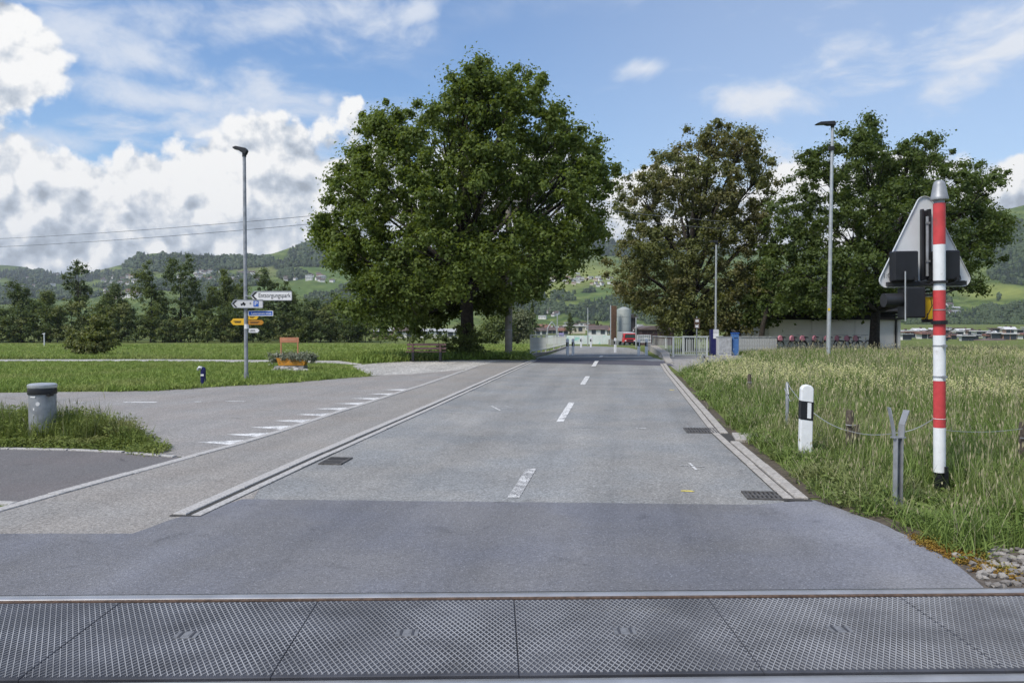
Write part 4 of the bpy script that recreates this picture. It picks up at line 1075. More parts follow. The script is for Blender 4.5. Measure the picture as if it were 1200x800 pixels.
# ------------------------------------------------------------------ white building behind the meadow
def white_building():
    d = 47.0; zb = B(d) - 0.05; x0, x1 = P(901, 400, d).x, P(1052, 400, d).x
    H = P(0, 374.5, d).z - zb
    t = thing('outbuilding', 'long low building with white plaster wall and dark eaves behind the meadow', 'building', (x0, d, zb))
    L = x1 - x0; n = 3
    for i in range(n):
        a, b = L * i / n, L * (i + 1) / n
        MB().box(((a + b) / 2, 0.15, H / 2), (b - a - 0.02, 0.3, H)).build('wall_panel', M['plaster'], t, bevel=0.006)
    MB().box((L / 2, 3.0, H / 2), (L - 0.1, 5.6, H - 0.01)).build('wall_core', M['plaster'], t)
    MB().box((L + 0.06, 0.1, H / 2), (0.16, 0.3, H)).build('corner_pillar', M['plaster'], t)
    MB().tube([(L - 0.15, -0.06, 0), (L - 0.15, -0.06, H + 0.1)], 0.05, 8).build('downpipe', M['eave'], t)
    for k in range(3): MB().box((L / 2, -0.45 + k * 0.10, H + 0.07 + k * 0.17), (L + 0.5, 0.06, 0.13)).build('fascia_board', M['eave'], t)
    MB().box((L / 2, 0.1, H + 0.03), (L + 0.4, 1.0, 0.04)).build('soffit', M['eave'], t)
    n = 9
    rp = []
    for k in range(n):
        f = k / n; y = -0.6 + f * 5.4; z = H + 0.50 + f * 1.9
        rp.append(MB().box((L / 2, y + 0.3, z + 0.11), (L + 0.6, 0.68, 0.05), M=Matrix.Rotation(math.atan2(1.9, 5.4), 3, 'X')))
    for r in rp: r.build('roof_course', M['roof'], t)
    MB().prism([(0, H), (L, H), (L, H + 0.4), (0, H + 0.4)], 0.3, 5.6).build('attic', M['eave'], t)
    return x0, d, zb, L
wb = white_building()

def bicycle_parts(t):
    tyre = MB(); rimm = MB()
    for cx, nm in ((0.0, 'wheel'), (1.04, 'wheel')):
        mb = MB(); n = 18; r = 0.33
        ring = [(cx + r * math.cos(2 * math.pi * k / n), 0, 0.34 + r * math.sin(2 * math.pi * k / n)) for k in range(n + 1)]
        mb.tube(ring, 0.021, 5, caps=False)
        w = mb.build(nm, M['black'], t)
        sp = MB().tube([(cx + (r - 0.028) * math.cos(2 * math.pi * k / n), 0, 0.34 + (r - 0.028) * math.sin(2 * math.pi * k / n)) for k in range(n + 1)], 0.009, 4, caps=False)
        for k in range(9):
            a = 2 * math.pi * k / 9; sp.bar((cx, 0, 0.34), (cx + 0.3 * math.cos(a), 0, 0.34 + 0.3 * math.sin(a)), 0.004, 0.004)
        sp.tube([(cx, -0.04, 0.34), (cx, 0.04, 0.34)], 0.022, 6)
        sp.build('rim', M['chrome'], w)
        MB().tube([(cx + 0.365 * math.cos(rad(a)), 0, 0.34 + 0.365 * math.sin(rad(a))) for a in range(20, 171, 25)], 0.017, 5).build('mudguard', M['dark'], t)
    f = MB()
    f.tube([(0.0, 0, 0.34), (0.34, 0, 0.30), (0.28, 0, 0.72), (0.0, 0, 0.34)], 0.014, 6)
    f.tube([(0.34, 0, 0.30), (0.86, 0, 0.60), (0.83, 0, 0.80)], 0.019, 6); f.tube([(0.28, 0, 0.66), (0.85, 0, 0.66)], 0.016, 6)
    f.tube([(0.83, 0, 0.84), (0.90, 0, 0.56), (1.04, 0, 0.34)], 0.015, 6)
    f.build('frame', M['galvd'], t)
    MB().tube([(0.84, 0, 0.80), (0.82, 0, 1.0)], 0.014, 6).tube([(0.72, -0.27, 1.0), (0.80, -0.2, 1.02), (0.82, 0, 1.0), (0.80, 0.2, 1.02), (0.72, 0.27, 1.0)], 0.013, 6).build('handlebar', M['chrome'], t)
    MB().prism([(0.10, 0.86), (0.38, 0.85), (0.40, 0.88), (0.30, 0.91), (0.12, 0.93)], -0.07, 0.07).tube([(0.27, 0, 0.7), (0.25, 0, 0.87)], 0.014, 6).build('saddle', M['black'], t)
    # round pink skirt guard over the rear wheel
    n = 14; MB().prism([(0.18 * math.cos(2 * math.pi * k / n), 0.18 * math.sin(2 * math.pi * k / n)) for k in range(n)], -0.05, 0.05, c=(0.02, 0, 0.82)).build('pink_cover', M['pink'], t, bevel=0.02)
    MB().box((-0.02, 0, 0.70), (0.42, 0.12, 0.02)).build('carrier', M['dark'], t)
bx = [914, 927, 940, 955, 968, 981, 992, 1003]
b0 = None
for i, px in enumerate(bx):
    d = 44.6; q = P(px, 400, d)
    lab = 'parked bicycle with round pink cover in the row along the white wall'
    if b0 is None:
        b0 = thing('bicycle', lab, 'bicycle', (q.x, d, B(d) + 0.05), rad(24), 'bicycles parked along the white wall'); bicycle_parts(b0)
    else: dup(b0, (q.x, d + rnd.uniform(-0.2, 0.2), B(d) + 0.05), rad(rnd.choice((24, 30, 18, 36))))

# ------------------------------------------------------------------ farm yard beyond the bridge
def yard():
    d = 130.0; s = d / 900; zb = B(d)
    q = P(731, 400, d); R_ = 8.2 * s
    t = thing('silo', 'pale grey cylindrical silo behind the red truck', 'silo', (q.x, d, zb))
    Hs = CAM_H + 13 * s - zb
    MB().lathe([(R_, 0), (R_, Hs), (R_ * 0.97, Hs + 0.08), (0.3, Hs + 0.5)], 26).build('shell', M['silo'], t, smooth=True)
    for k in range(1, 5): MB().lathe([(R_ + 0.02, 0), (R_ + 0.02, 0.06)], 26, (0, 0, Hs * k / 5)).build('hoop', M['silo'], t)
    q = P(719.3, 400, d - 2)
    t = thing('conveyor_tower', 'brown ribbed conveyor tower beside the pale silo', 'tower', (q.x, d - 2, B(d - 2)))
    Ht = CAM_H + 17 * s - zb
    for k in range(4): MB().box((-0.33 + k * 0.22, 0, Ht / 2 + 0.45), (0.15, 0.5, Ht - 0.9)).build('rib', M['brown'], t)
    MB().box((0, 0.12, Ht / 2 + 0.4), (0.86, 0.3, Ht - 0.8)).build('shaft', M['rust'], t)
    MB().box((-0.2, 0, 0.45), (1.3, 0.8, 1.1)).build('concrete_base', M['concrete'], t)
    q = P(715.4, 400, d - 3); o = MB().tube([(0, 0, -0.3), (0, 0, CAM_H + 17.5 * s - zb)], 0.09, 8).build('mast', M['galv'], None, loc=(q.x, d - 3, B(d - 3))); tag(o, 'thin pale mast standing directly before the brown conveyor tower', 'mast')
    q = P(745.3, 400, 62); o = MB().tube([(0, 0, -0.3), (0, 0, CAM_H + 4 * 62 / 900 - B(62))], [0.055, 0.045], 8).box((0.1, 0, CAM_H + 4 * 62 / 900 - B(62)), (0.25, 0.1, 0.05)).build('mast', M['galv'], None, loc=(q.x, 62, B(62))); tag(o, 'pale mast between the red truck and the grey container', 'mast')
    q = P(780.3, 400, 58); o = MB().box((0, 0, 0.9), (0.12, 0.12, 2.2)).build('gate_post', M['pwhite'], None, loc=(q.x, 58, B(58))); tag(o, 'short white gate post rising behind the near bridge railing', 'gate post')
    # dark shed and barn
    d2 = 138.0; s2 = d2 / 900
    def gable(name, label, a, b, yt, yr, dd, mw, mr, depth=8, cat='building'):
        sx = dd / 900; zb = B(dd); qa, qb = P(a, 400, dd), P(b, 400, dd); w = qb.x - qa.x
        h = CAM_H - (yt - 376) * sx - zb; hr = CAM_H - (yr - 376) * sx - zb
        t = thing(name, label, cat, ((qa.x + qb.x) / 2, dd, zb))
        MB().box((0, depth / 2, h / 2), (w, depth, h)).build('wall', mw, t)
        MB().prism([(-w / 2 - 0.25, h - 0.05), (w / 2 + 0.25, h - 0.05), (w / 2 + 0.25, h + 0.12), (w * 0.2, hr), (-w * 0.2, hr), (-w / 2 - 0.25, h + 0.12)], -0.4, depth + 0.4).build('roof', mr, t)
        n = max(2, int(w / 0.9))
        for k in range(n - 1): MB().box((-w / 2 + (k + 1) * w / n, -0.02, h / 2), (0.06, 0.05, h - 0.1)).build('batten', mr, t)
        return t
    gable('shed', 'dark narrow shed directly behind the pale silo', 738, 746, 372, 368, 139, M['eave'], M['roof'])
    gable('shed', 'grey concrete shed between the pale silo and the brown barn', 745, 756, 388, 380, 137, M['silo'], M['boards'])
    gable('barn', 'dark brown barn below the brownish tree', 752, 790, 386, 382, 128, M['barn'], M['tiled'])
    gable('shed', 'dark garden shed under the trees next to the white building', 866, 903, 388, 372, 66, M['barn'], M['roof'], 4)
    # red truck
    d3 = 122.0; q = P(738.3, 405, d3)
    t = thing('truck', 'red truck facing the camera in front of the pale silo', 'truck', (q.x, d3, B(d3)), rad(3))
    MB().prism([(-0.98, 0.42), (0.98, 0.42), (0.98, 1.12), (-0.98, 1.12)], -0.0, 1.6).build('lower_cab', M['truckred'], t, bevel=0.06)
    MB().prism([(-0.96, 1.12), (0.96, 1.12), (0.86, 1.88), (-0.86, 1.88)], 0.05, 1.5).build('upper_cab', M['truckred'], t, bevel=0.08)
    MB().prism([(-0.84, 1.16), (0.84, 1.16), (0.76, 1.76), (-0.76, 1.76)], 0.0, 0.07).build('windscreen', M['glass'], t)
    MB().box((0, 0.85, 1.93), (1.7, 1.4, 0.10)).build('roof', M['signgrey'], t, bevel=0.03)
    MB().box((0, -0.06, 0.5), (1.9, 0.16, 0.22)).build('bumper', M['black'], t, bevel=0.03)
    MB().box((0, -0.01, 0.82), (1.0, 0.05, 0.22)).build('grille', M['dark'], t)
    for x in (-0.72, 0.72): MB().box((x, -0.03, 0.72), (0.26, 0.06, 0.16)).build('headlight', M['pwhite'], t, bevel=0.02)
    for x in (-1.12, 1.12): MB().box((x, 0.1, 1.45), (0.12, 0.08, 0.34)).build('mirror', M['black'], t)
    for x in (-0.82, 0.82):
        for y in (0.6, 4.2):
            w = MB().tube([(x - 0.15, y, 0.42), (x + 0.15, y, 0.42)], 0.42, 16).build('wheel', M['black'], t)
            MB().tube([(x - 0.16, y, 0.42), (x + 0.16, y, 0.42)], 0.2, 10).build('rim', M['galvd'], w)
    MB().box((0, 3.6, 1.3), (2.0, 4.0, 1.5)).build('cargo_box', M['boards'], t, bevel=0.04)
    MB().box((0, 2.8, 0.5), (0.9, 5.2, 0.2)).build('chassis', M['dark'], t)
    # caged container trailer
    d4 = 112.0; q = P(755, 405, d4)
    t = thing('container', 'pale grey slatted container trailer beside the pale mast', 'container', (q.x, d4, B(d4)))
    MB().box((0, 0.8, 0.95), (1.85, 1.5, 1.1)).build('body', M['boards'], t)
    for k in range(7): MB().box((-0.92 + k * 0.307, 0.0, 0.95), (0.06, 0.08, 1.2)).build('slat', M['signgrey'], t)
    for k in range(3): MB().box((0, -0.01, 0.45 + k * 0.5), (1.98, 0.09, 0.07)).build('crossbar', M['signgrey'], t)
    MB().box((0.25, -0.08, 1.02), (0.5, 0.02, 0.14)).build('label_plate', M['signwhite'], t)
    for x in (-0.6, 0.6): MB().tube([(x - 0.08, 0.4, 0.2), (x + 0.08, 0.4, 0.2)], 0.22, 12).build('wheel', M['black'], t)
    # pale wall with mint paint
    d5 = 136.0; a, b = P(640, 400, d5).x, P(716, 400, d5).x
    t = thing('painted_wall', 'long white wall covered in mint green paint beyond the road bend', 'wall', (a, d5, B(d5)))
    n = 7; w = (b - a) / n; zt = CAM_H - (393.0 - 376) * d5 / 900 - B(d5)
    for k in range(n):
        MB().box(((k + 0.5) * w, 0.1, zt / 2 - 0.1), (w - 0.05, 0.2, zt + 0.2)).build('wall_panel', M['mint'], t)
        MB().box(((k + 1) * w, 0.06, zt / 2 - 0.1), (0.10, 0.2, zt + 0.26)).build('wall_post', M['signwhite'], t)
    q = P(658, 400, 75); t = thing('site_sign', 'small pale violet board behind the far end of the maple side railing', 'sign', (q.x, 75, B(75)))
    MB().box((0, 0, 1.05), (0.48, 0.04, 0.55)).build('board', mat('violet_board', (0.32, 0.28, 0.52), 0.6), t); MB().box((0, 0.04, 0.5), (0.06, 0.05, 1.1)).build('post', M['galvd'], t)
    for px, yt, dd, lab in ((653, 367.5, 128, 'thin white mast above the white painted wall, the left and shorter one'), (688.8, 360.5, 128, 'taller thin mast above the mint painted wall, near its middle')):
        q = P(px, 400, dd); H = CAM_H + (376 - yt) * dd / 900 - B(dd)
        o = MB().tube([(0, 0, -0.2), (0, 0, H)], [0.11, 0.07], 8).build('mast', M['galv'], None, loc=(q.x, dd, B(dd))); tag(o, lab, 'mast')
    for px, dr in ((641.5, 1), (652.0, -1)):
        q = P(px, 400, 118); H = CAM_H - (379 - 376) * 118 / 900 - B(118)
        o = MB().tube([(0, 0, -0.2), (0, 0, H - 0.8), (0.25 * dr, 0, H - 0.3), (0.75 * dr, 0, H + 0.3)], 0.075, 8).box((0.8 * dr, 0, H + 0.32), (0.3, 0.12, 0.06)).build('bent_lamp_post', M['galv'], None, loc=(q.x, 118, B(118)))
        tag(o, 'pale lamp post bent towards its twin, %s one before the white wall' % ('taller looking left' if dr > 0 else 'other right'), 'lamp post')
yard()

# ------------------------------------------------------------------ trees
def px_lobes(lobes, d, rg, depth=0.85, both=True):
    """crown lobes: centre and half sizes measured on the picture, set round the trunk at distance d"""
    s = d / 900; out = []
    x0 = sum(l[0] * l[2] * l[3] for l in lobes) / sum(l[2] * l[3] for l in lobes)
    Rm = max(abs(l[0] - x0) + l[2] for l in lobes) * s
    for lb in lobes:
        px, py, rx, ry = lb[:4]; q = P(px, py, d); off = math.sqrt(max(0.0, (Rm * 0.95) ** 2 - ((px - x0) * s) ** 2)) * 0.52
        r3 = (rx * s, (rx + ry) / 2 * s * depth, ry * s)
        sides = (0.35,) if len(lb) > 4 else (-1, 1) if both and off > 0.8 * r3[1] else (rg.choice((-0.5, 0.5)),)
        for sg in sides:
            k = 1.0 + sg * off / d
            out.append(((q.x * k, d + sg * off * (0.8 + 0.4 * rg.random()), CAM_H + (q.z - CAM_H) * k), r3))
    return out
def tree(name, label, cat, base, tr, lobes, lm, seed, nclump, nleaf, lsize, crad, flat=0.6, group=None, fork=0.35, up=0.55, fill=0.5, bark='bark', limbs=True):
    rg = random.Random(seed); ng = np.random.default_rng(seed)
    bx, by = base; bz = B(by)
    t = thing(name, label, cat, (bx, by, bz), 0, group)
    o = Vector((bx, by, bz))
    vol = np.array([max(r[0] * r[1], r[0] * r[2]) for _, r in lobes]); cnt = np.maximum(2, np.round(nclump * vol / vol.sum())).astype(int)
    cs = []; small = []
    for (c, r), n in zip(lobes, cnt):
        d = ng.normal(size=(n, 3)); d /= np.linalg.norm(d, axis=1, keepdims=True)
        f = (fill + (1 - fill) * ng.random(n) ** 0.6)[:, None]
        out_ = (ng.random(n) < 0.14)[:, None]
        cs.append(np.array(c) + d * np.array(r) * np.where(out_, ng.uniform(0.94, 1.10, (n, 1)), f * 0.92)); small += list(out_[:, 0])
    cs = np.concatenate(cs) - np.array(o)
    ok_ = cs[:, 2] > 0.25; cs = cs[ok_]; small = np.array(small)[ok_]
    rad3 = (crad * (0.5 + 0.85 * ng.random(len(cs))) * np.where(small, 0.62, 1.0))[:, None] * np.array([1, 1, flat])
    leaf_obj('crown', [leaves(cs, rad3, nleaf, lsize, ng, up)], lm, t)
    # trunk and limbs
    mb = MB()
    top = max(c[2] + r[2] for c, r in lobes) - bz
    cx = sum(c[0] for c, _ in lobes) / len(lobes) - bx; cy = sum(c[1] for c, _ in lobes) / len(lobes) - by
    hf = top * fork
    trunk = [(0, 0, -0.3), (0.0, 0, 0.02), (cx * 0.04, 0.0, hf * 0.35), (cx * 0.1 + rg.uniform(-.1, .1) * tr, cy * 0.08, hf * 0.7), (cx * 0.2, cy * 0.15, hf)]
    mb.tube(trunk, [tr * 1.55, tr * 1.3, tr, tr * 0.92, tr * 0.85], 12)
    lead = [trunk[-1], (cx * 0.5, cy * 0.5, top * 0.55), (cx * 0.9, cy, top * 0.72), (cx, cy, top * 0.82)]
    mb.tube(lead, [tr * 0.8, tr * 0.5, tr * 0.25, tr * 0.08], 9)
    if limbs:
        for (c, r) in lobes:
            e = Vector(c) - o
            if e.z < 0.8: continue
            z0 = min(max(hf * 0.85, e.z * 0.45), top * 0.6); f0 = (z0 - hf * 0.85) / (top * 0.6)
            a = Vector((cx * (0.2 + 0.5 * f0), cy * (0.15 + 0.5 * f0), z0)); m = a.lerp(e, 0.5) + Vector((rg.uniform(-.3, .3), rg.uniform(-.3, .3), rg.uniform(-0.1, 0.5)))
            mb.tube([a, m, e], [tr * 0.42, tr * 0.22, tr * 0.07], 7)
            for q in range(5):
                v = Vector([rg.gauss(0, 1) for _ in range(3)]).normalized(); g = Vector((v.x * r[0], v.y * r[1], v.z * r[2])) * 0.85
                mb.tube([m.lerp(e, rg.uniform(0.2, 0.9)), e + g * 0.5 + Vector((0, 0, 0.1)), e + g], [tr * 0.10, tr * 0.055, tr * 0.02], 5)
    mb.build('trunk', M[bark], t, smooth=True)
    return t
rg0 = random.Random(2)
T1 = [(565, 90, 26, 28), (608, 100, 28, 32), (545, 116, 28, 26), (380, 268, 20, 18), (400, 300, 30, 26), (455, 150, 26, 28), (702, 205, 20, 20), (700, 262, 18, 26), (575, 120, 34, 34), (455, 162, 40, 38), (425, 195, 34, 28), (520, 165, 55, 50), (590, 165, 70, 55), (650, 165, 38, 42), (685, 185, 30, 34), (415, 225, 36, 36),
      (480, 235, 65, 55), (560, 240, 75, 65), (640, 235, 62, 55), (690, 215, 24, 26), (395, 275, 30, 26), (440, 295, 55, 42), (520, 300, 72, 50), (600, 300, 75, 45), (665, 280, 40, 40),
      (470, 335, 52, 30), (545, 340, 60, 28, 1), (610, 325, 45, 26), (432, 345, 36, 26), (450, 366, 34, 20), (475, 350, 45, 26), (520, 352, 50, 26, 1), (570, 352, 40, 22, 1), (490, 374, 46, 18, 1), (530, 362, 40, 18, 1), (588, 345, 30, 18, 1)]
tree('maple_tree', 'large dense green maple with low spreading crown behind the bench', 'tree', (P(548, 418, 33).x, 33), 0.29, px_lobes(T1, 33, rg0), L_MAPLE, 5, 1350, 225, 0.145, 0.54, flat=0.85, fork=0.24, fill=0.3)
T2 = [(832, 163, 26, 24), (868, 172, 30, 32), (790, 200, 38, 36), (752, 232, 34, 34), (822, 215, 52, 42), (886, 212, 24, 38), (850, 262, 54, 44), (784, 280, 52, 48), (738, 312, 30, 44),
      (805, 338, 62, 42), (862, 328, 44, 44), (892, 268, 18, 36), (752, 343, 24, 18), (750, 356, 18, 10), (835, 378, 48, 18), (796, 380, 32, 14), (890, 350, 22, 26)]
tree('chestnut_tree', 'tall brownish green tree beside the white building, with gaps of sky', 'tree', (P(806, 410, 50).x, 50), 0.36, px_lobes(T2, 50, rg0), L_CHEST, 6, 860, 140, 0.18, 0.66, flat=0.8, fork=0.2, fill=0.25)
T3 = [(1012, 160, 30, 26), (968, 205, 36, 36), (1022, 205, 52, 44), (1097, 176, 22, 24), (1112, 215, 46, 40), (1150, 232, 34, 36), (930, 255, 36, 32), (988, 272, 56, 44), (1060, 262, 64, 52), (1062, 205, 36, 34), (1064, 178, 18, 16), (1140, 282, 42, 38),
      (1172, 262, 18, 26), (922, 312, 34, 32), (965, 325, 46, 30), (1030, 318, 56, 30), (1100, 312, 40, 30), (1132, 335, 22, 18), (925, 350, 36, 20), (985, 352, 40, 16), (1010, 345, 26, 16)]
tree('linden_tree', 'broad dark green tree in front of the white building, partly behind the signal', 'tree', (P(1024, 412, 43).x, 43), 0.27, px_lobes(T3, 43, rg0), L_LIND, 8, 940, 165, 0.165, 0.62, flat=0.7, fork=0.2, fill=0.35)
T4 = [(905, 318, 24, 40), (893, 362, 24, 24), (940, 352, 34, 20), (985, 358, 40, 14)]
tree('dark_tree', 'dark green bushy tree filling the gap above the board fence', 'tree', (P(890, 410, 45.5).x, 45.5), 0.16, px_lobes(T4, 45.5, rg0, both=False), L_LIND, 9, 110, 90, 0.28, 0.85)

def shrub(name, label, px, d, lobes, lm, seed, ncl, nl, ls, cr, group=None, cat='shrub'):
    return tree(name, label, cat, (P(px, 410, d).x, d), 0.06, px_lobes(lobes, d, random.Random(seed), both=False), lm, seed, ncl, nl, ls, cr, fork=0.3, group=group, fill=0.2, limbs=False)
shrub('trunk_shrub', 'dense dark shrub wrapped round the foot of the big maple', 546, 32.6, [(546, 396, 19, 18), (536, 408, 24, 12), (556, 402, 16, 16), (545, 384, 14, 14), (548, 412, 30, 8)], L_MID, 21, 130, 70, 0.10, 0.24)
shrub('field_bush', 'rounded olive bush standing alone in the field by the white stake', 110, 36, [(108, 398, 26, 18), (118, 388, 16, 18), (96, 402, 16, 14), (124, 402, 14, 14), (110, 375, 8, 10), (108, 408, 28, 9)], L_OLIVE, 22, 190, 60, 0.12, 0.27)
q = P(52, 408, 60); o = MB().tube([(0, 0, -0.2), (0, 0, 1.1)], 0.045, 6).tube([(-0.12, 0, 1.08), (0.08, 0, 1.12)], 0.035, 6).build('field_stake', M['pwhite'], None, loc=(q.x, 60, B(60))); tag(o, 'thin white stake alone in the field beside the olive bush', 'stake')

def oval(px0, px1, yt, yb, seed, n=9):
    r = random.Random(seed); out = []; cx = (px0 + px1) / 2; w = (px1 - px0) / 2; h = (yb - yt) / 2; cy = (yt + yb) / 2
    for i in range(n):
        f = (i + 0.5) / n; yy = yt + (yb - yt) * f
        ww = w * math.sqrt(max(0.05, 1 - (2 * f - 1) ** 2)) ** 0.8
        out.append((cx + r.uniform(-0.6, 0.6) * ww, yy + r.uniform(-2, 2), max(4, ww * r.uniform(0.45, 0.7)), max(4, h * r.uniform(0.22, 0.36))))
    return out
far = [  # x range and top on the picture, distance, leaves, label
    (-60, 2, 345, 150, L_DARK, 'dark tree at the far field edge, cut by the picture edge'),
    (-5, 44, 336, 152, L_DARK, 'dark round tree at the far field edge left of the airy tall one'),
    (36, 74, 342, 160, L_MID, 'mid green tree between the dark round tree and the tall airy tree'),
    (72, 113, 309, 155, L_DARK, 'tall airy dark tree with ragged top behind the olive bush'),
    (112, 146, 352, 158, L_MID, 'low yellowish green tree right behind the olive bush'),
    (150, 204, 314, 150, L_MID, 'tall broad tree at the far field edge, paler half of the big pair'),
    (188, 236, 304, 153, L_DARK, 'tall broad tree at the far field edge, darker half of the big pair'),
    (118, 158, 334, 162, L_DARK, 'mid height tree between the tall airy tree and the broad pair'),
    (228, 262, 340, 160, L_MID, 'rounded tree filling the gap right of the broad pair'),
    (268, 304, 336, 163, L_MID, 'rounded tree straight behind the blue street name sign'),
    (246, 280, 320, 156, L_MID, 'slender tree behind the arrow signs, left of the lamp post'),
    (292, 336, 318, 156, L_DARK, 'upright poplar-like tree behind the Entsorgungspark sign'),
    (322, 352, 346, 158, L_MID, 'small round tree showing under the Entsorgungspark sign'),
    (338, 378, 352, 151, L_DARK, 'dense round tree above the salmon name board'),
    (368, 408, 350, 153, L_DARK, 'dense round tree between the name board and the maple crown'),
    (398, 440, 354, 150, L_DARK, 'dense round tree at the end of the dark row beside the maple'),
    (562, 600, 372, 120, L_MID, 'rounded green tree beyond the field right of the maple trunk'),
    (590, 622, 366, 125, L_PALE, 'pale silvery tree behind the near end of the bridge railing')]
for i, (a, b, yt, d, lm, lab) in enumerate(far):
    airy = i in (3,)
    tree('field_tree', lab, 'tree', (P((a + b) / 2, 400, d).x, d), 0.22, px_lobes(oval(a, b, yt, 398 if not airy else 385, 40 + i, 11), d, rg0, both=False), lm, 60 + i, 110 if not airy else 120, 110 if not airy else 75, 0.36, 1.25 if not airy else 0.95, 0.85, group='trees along the far field edge', fork=0.3, fill=0.25, limbs=airy)
q = P(624, 400, 160)
def spruce(px, yt, d, seed, label, wpx, lm=L_DARK):
    q = P(px, 400, d); zb = B(d); H = CAM_H + (376 - yt) * d / 900 - zb; ng = np.random.default_rng(seed)
    t = thing('spruce_tree', label, 'tree', (q.x, d, zb)); n = 130
    f = ng.random(n) ** 0.8; an = ng.random(n) * 6.283; r = wpx / 2 * d / 900 * (1 - f) * (0.5 + 0.6 * ng.random(n))
    c = np.stack([r * np.cos(an), r * np.sin(an), H * (0.08 + 0.9 * f)], 1)
    leaf_obj('crown', [leaves(c, np.stack([0.55 * (1.15 - f), 0.55 * (1.15 - f), 0.3 + 0 * f], 1), 26, 0.4, ng, 0.2, 0.4, 0.8)], lm, t)
    MB().tube([(0, 0, 0), (0, 0, H * 0.96)], [0.2, 0.03], 6).build('trunk', M['bark'], t)
spruce(624, 352, 165, 3, 'dark pointed spruce above the near end of the bridge railing', 14)
spruce(668, 366, 230, 4, 'dark spruce behind the mint painted wall', 15)
spruce(700, 376, 240, 5, 'small dark spruce behind the mint painted wall near the white house', 9)
for i in range(30):
    px = -20 + i * 15.2 + rnd.uniform(-6, 6); w = rnd.uniform(17, 27); yt = rnd.uniform(348, 374)
    if i == 29: px, yt = 428, 372
    lm = (L_DARK, L_MID, L_DARK, L_OLIVE)[i % 4]; lab = ('dark shrub', 'mid green shrub', 'dark shrub', 'olive shrub')[i % 4] + ' at the far field edge, ' + ('below the dark round tree' if px < 36 else 'behind the white stake' if px < 75 else 'beside the olive bush' if px < 150 else 'below the tall broad pair of trees' if px < 236 else 'below the arrow signs and trail signs' if px < 312 else 'behind the salmon name board' if px < 372 else 'at the end beside the maple')
    tree('edge_shrub', lab, 'shrub', (P(px, 400, 146).x, 146), 0.08, px_lobes([(px - w * .4, yt + 15, w * 0.6, 11), (px + w * .4, yt + 13, w * 0.6, 12), (px, yt + 8, w * 0.55, 9), (px, 384, w * 0.9, 12), (px, 393, w, 8)], 146, rg0, both=False), lm, 90 + i, 60, 60, 0.36, 1.0, group='shrubs along the far field edge', fill=0.2, limbs=False)
for i in range(7):
    px = 446 + i * 17
    tree('edge_shrub', 'low shrub in the hedge seen beneath the maple crown', 'shrub', (P(px, 400, 140).x, 140), 0.06, px_lobes([(px, 396, 11, 4.5), (px + 6, 394, 8, 4)], 140, rg0, both=False), L_MID, 120 + i, 16, 40, 0.36, 0.6, group='low hedge behind the bench', fill=0.2, limbs=False)

# ------------------------------------------------------------------ grass and meadow
def tuft(name, n, h, w, spread, lean, mats, stalks=0, heads=0, flowers=0, seed=0, leafy=0):
    """one tuft: bent two-piece blades, seed stalks and small flowers"""
    g = np.random.default_rng(seed); V = []; F = []; MI = []
    def blade(p, L, wd, ang, ln, mi, bend=1.0):
        dx, dy = math.cos(ang), math.sin(ang); sx, sy = -dy * wd / 2, dx * wd / 2
        o = len(V)
        for f, k, b in ((0, 1.0, 0), (0.55, 0.85, 0.35), (1.0, 0.12, 1.0)):
            c = (p[0] + dx * ln * L * b * bend, p[1] + dy * ln * L * b * bend, L * f * (1 - 0.18 * ln * b))
            V.append((c[0] - sx * k, c[1] - sy * k, c[2])); V.append((c[0] + sx * k, c[1] + sy * k, c[2]))
        F.append((o, o + 1, o + 3, o + 2)); F.append((o + 2, o + 3, o + 5, o + 4)); MI.extend([mi, mi])
        return (V[-1], V[-2])
    for _ in range(n):
        r = spread * math.sqrt(g.random()); a = g.random() * 6.283
        blade((r * math.cos(a), r * math.sin(a)), g.uniform(*h), w * g.uniform(0.7, 1.3), g.random() * 6.283, lean * g.uniform(0.3, 1.6), 0)
    def quadhead(c, sz, hz, mi):
        for a in (g.random() * 3.14, g.random() * 3.14):
            dx, dy = math.cos(a) * sz, math.sin(a) * sz; o = len(V)
            V.extend([(c[0], c[1], c[2] - hz), (c[0] + dx, c[1] + dy, c[2]), (c[0], c[1], c[2] + hz), (c[0] - dx, c[1] - dy, c[2])])
            F.append((o, o + 1, o + 2, o + 3)); MI.append(mi)
    for k in range(stalks):
        r = spread * math.sqrt(g.random()); a = g.random() * 6.283; L = g.uniform(h[1] * 0.9, h[1] * 1.35)
        tip, _ = blade((r * math.cos(a), r * math.sin(a)), L, w * 0.5, g.random() * 6.283, lean * 0.6, 1)
        if k < heads: quadhead(tip, 0.006, 0.045, 1)
        if k >= stalks - flowers:
            for q in range(4): quadhead((tip[0] + g.uniform(-.02, .02), tip[1] + g.uniform(-.02, .02), tip[2] - q * 0.035), 0.011, 0.012, 2)
    for k in range(leafy):
        r = spread * 1.3 * math.sqrt(g.random()); a = g.random() * 6.283; z = g.uniform(0.02, h[1] * 0.8); s = g.uniform(0.03, 0.06); b = g.random() * 6.283; o = len(V)
        x, y = r * math.cos(a), r * math.sin(a); dx, dy = math.cos(b) * s, math.sin(b) * s
        V.extend([(x, y, z), (x + dx * .5 - dy * .35, y + dy * .5 + dx * .35, z + 0.01), (x + dx, y + dy, z - 0.01), (x + dx * .5 + dy * .35, y + dy * .5 - dx * .35, z + 0.012)])
        F.append((o, o + 1, o + 2, o + 3)); MI.append(0)
    me = np_mesh(name, np.array(V), np.array(F), mats); me.polygons.foreach_set('material_index', np.array(MI, np.int32))
    return bpy.data.objects.new(name, me)

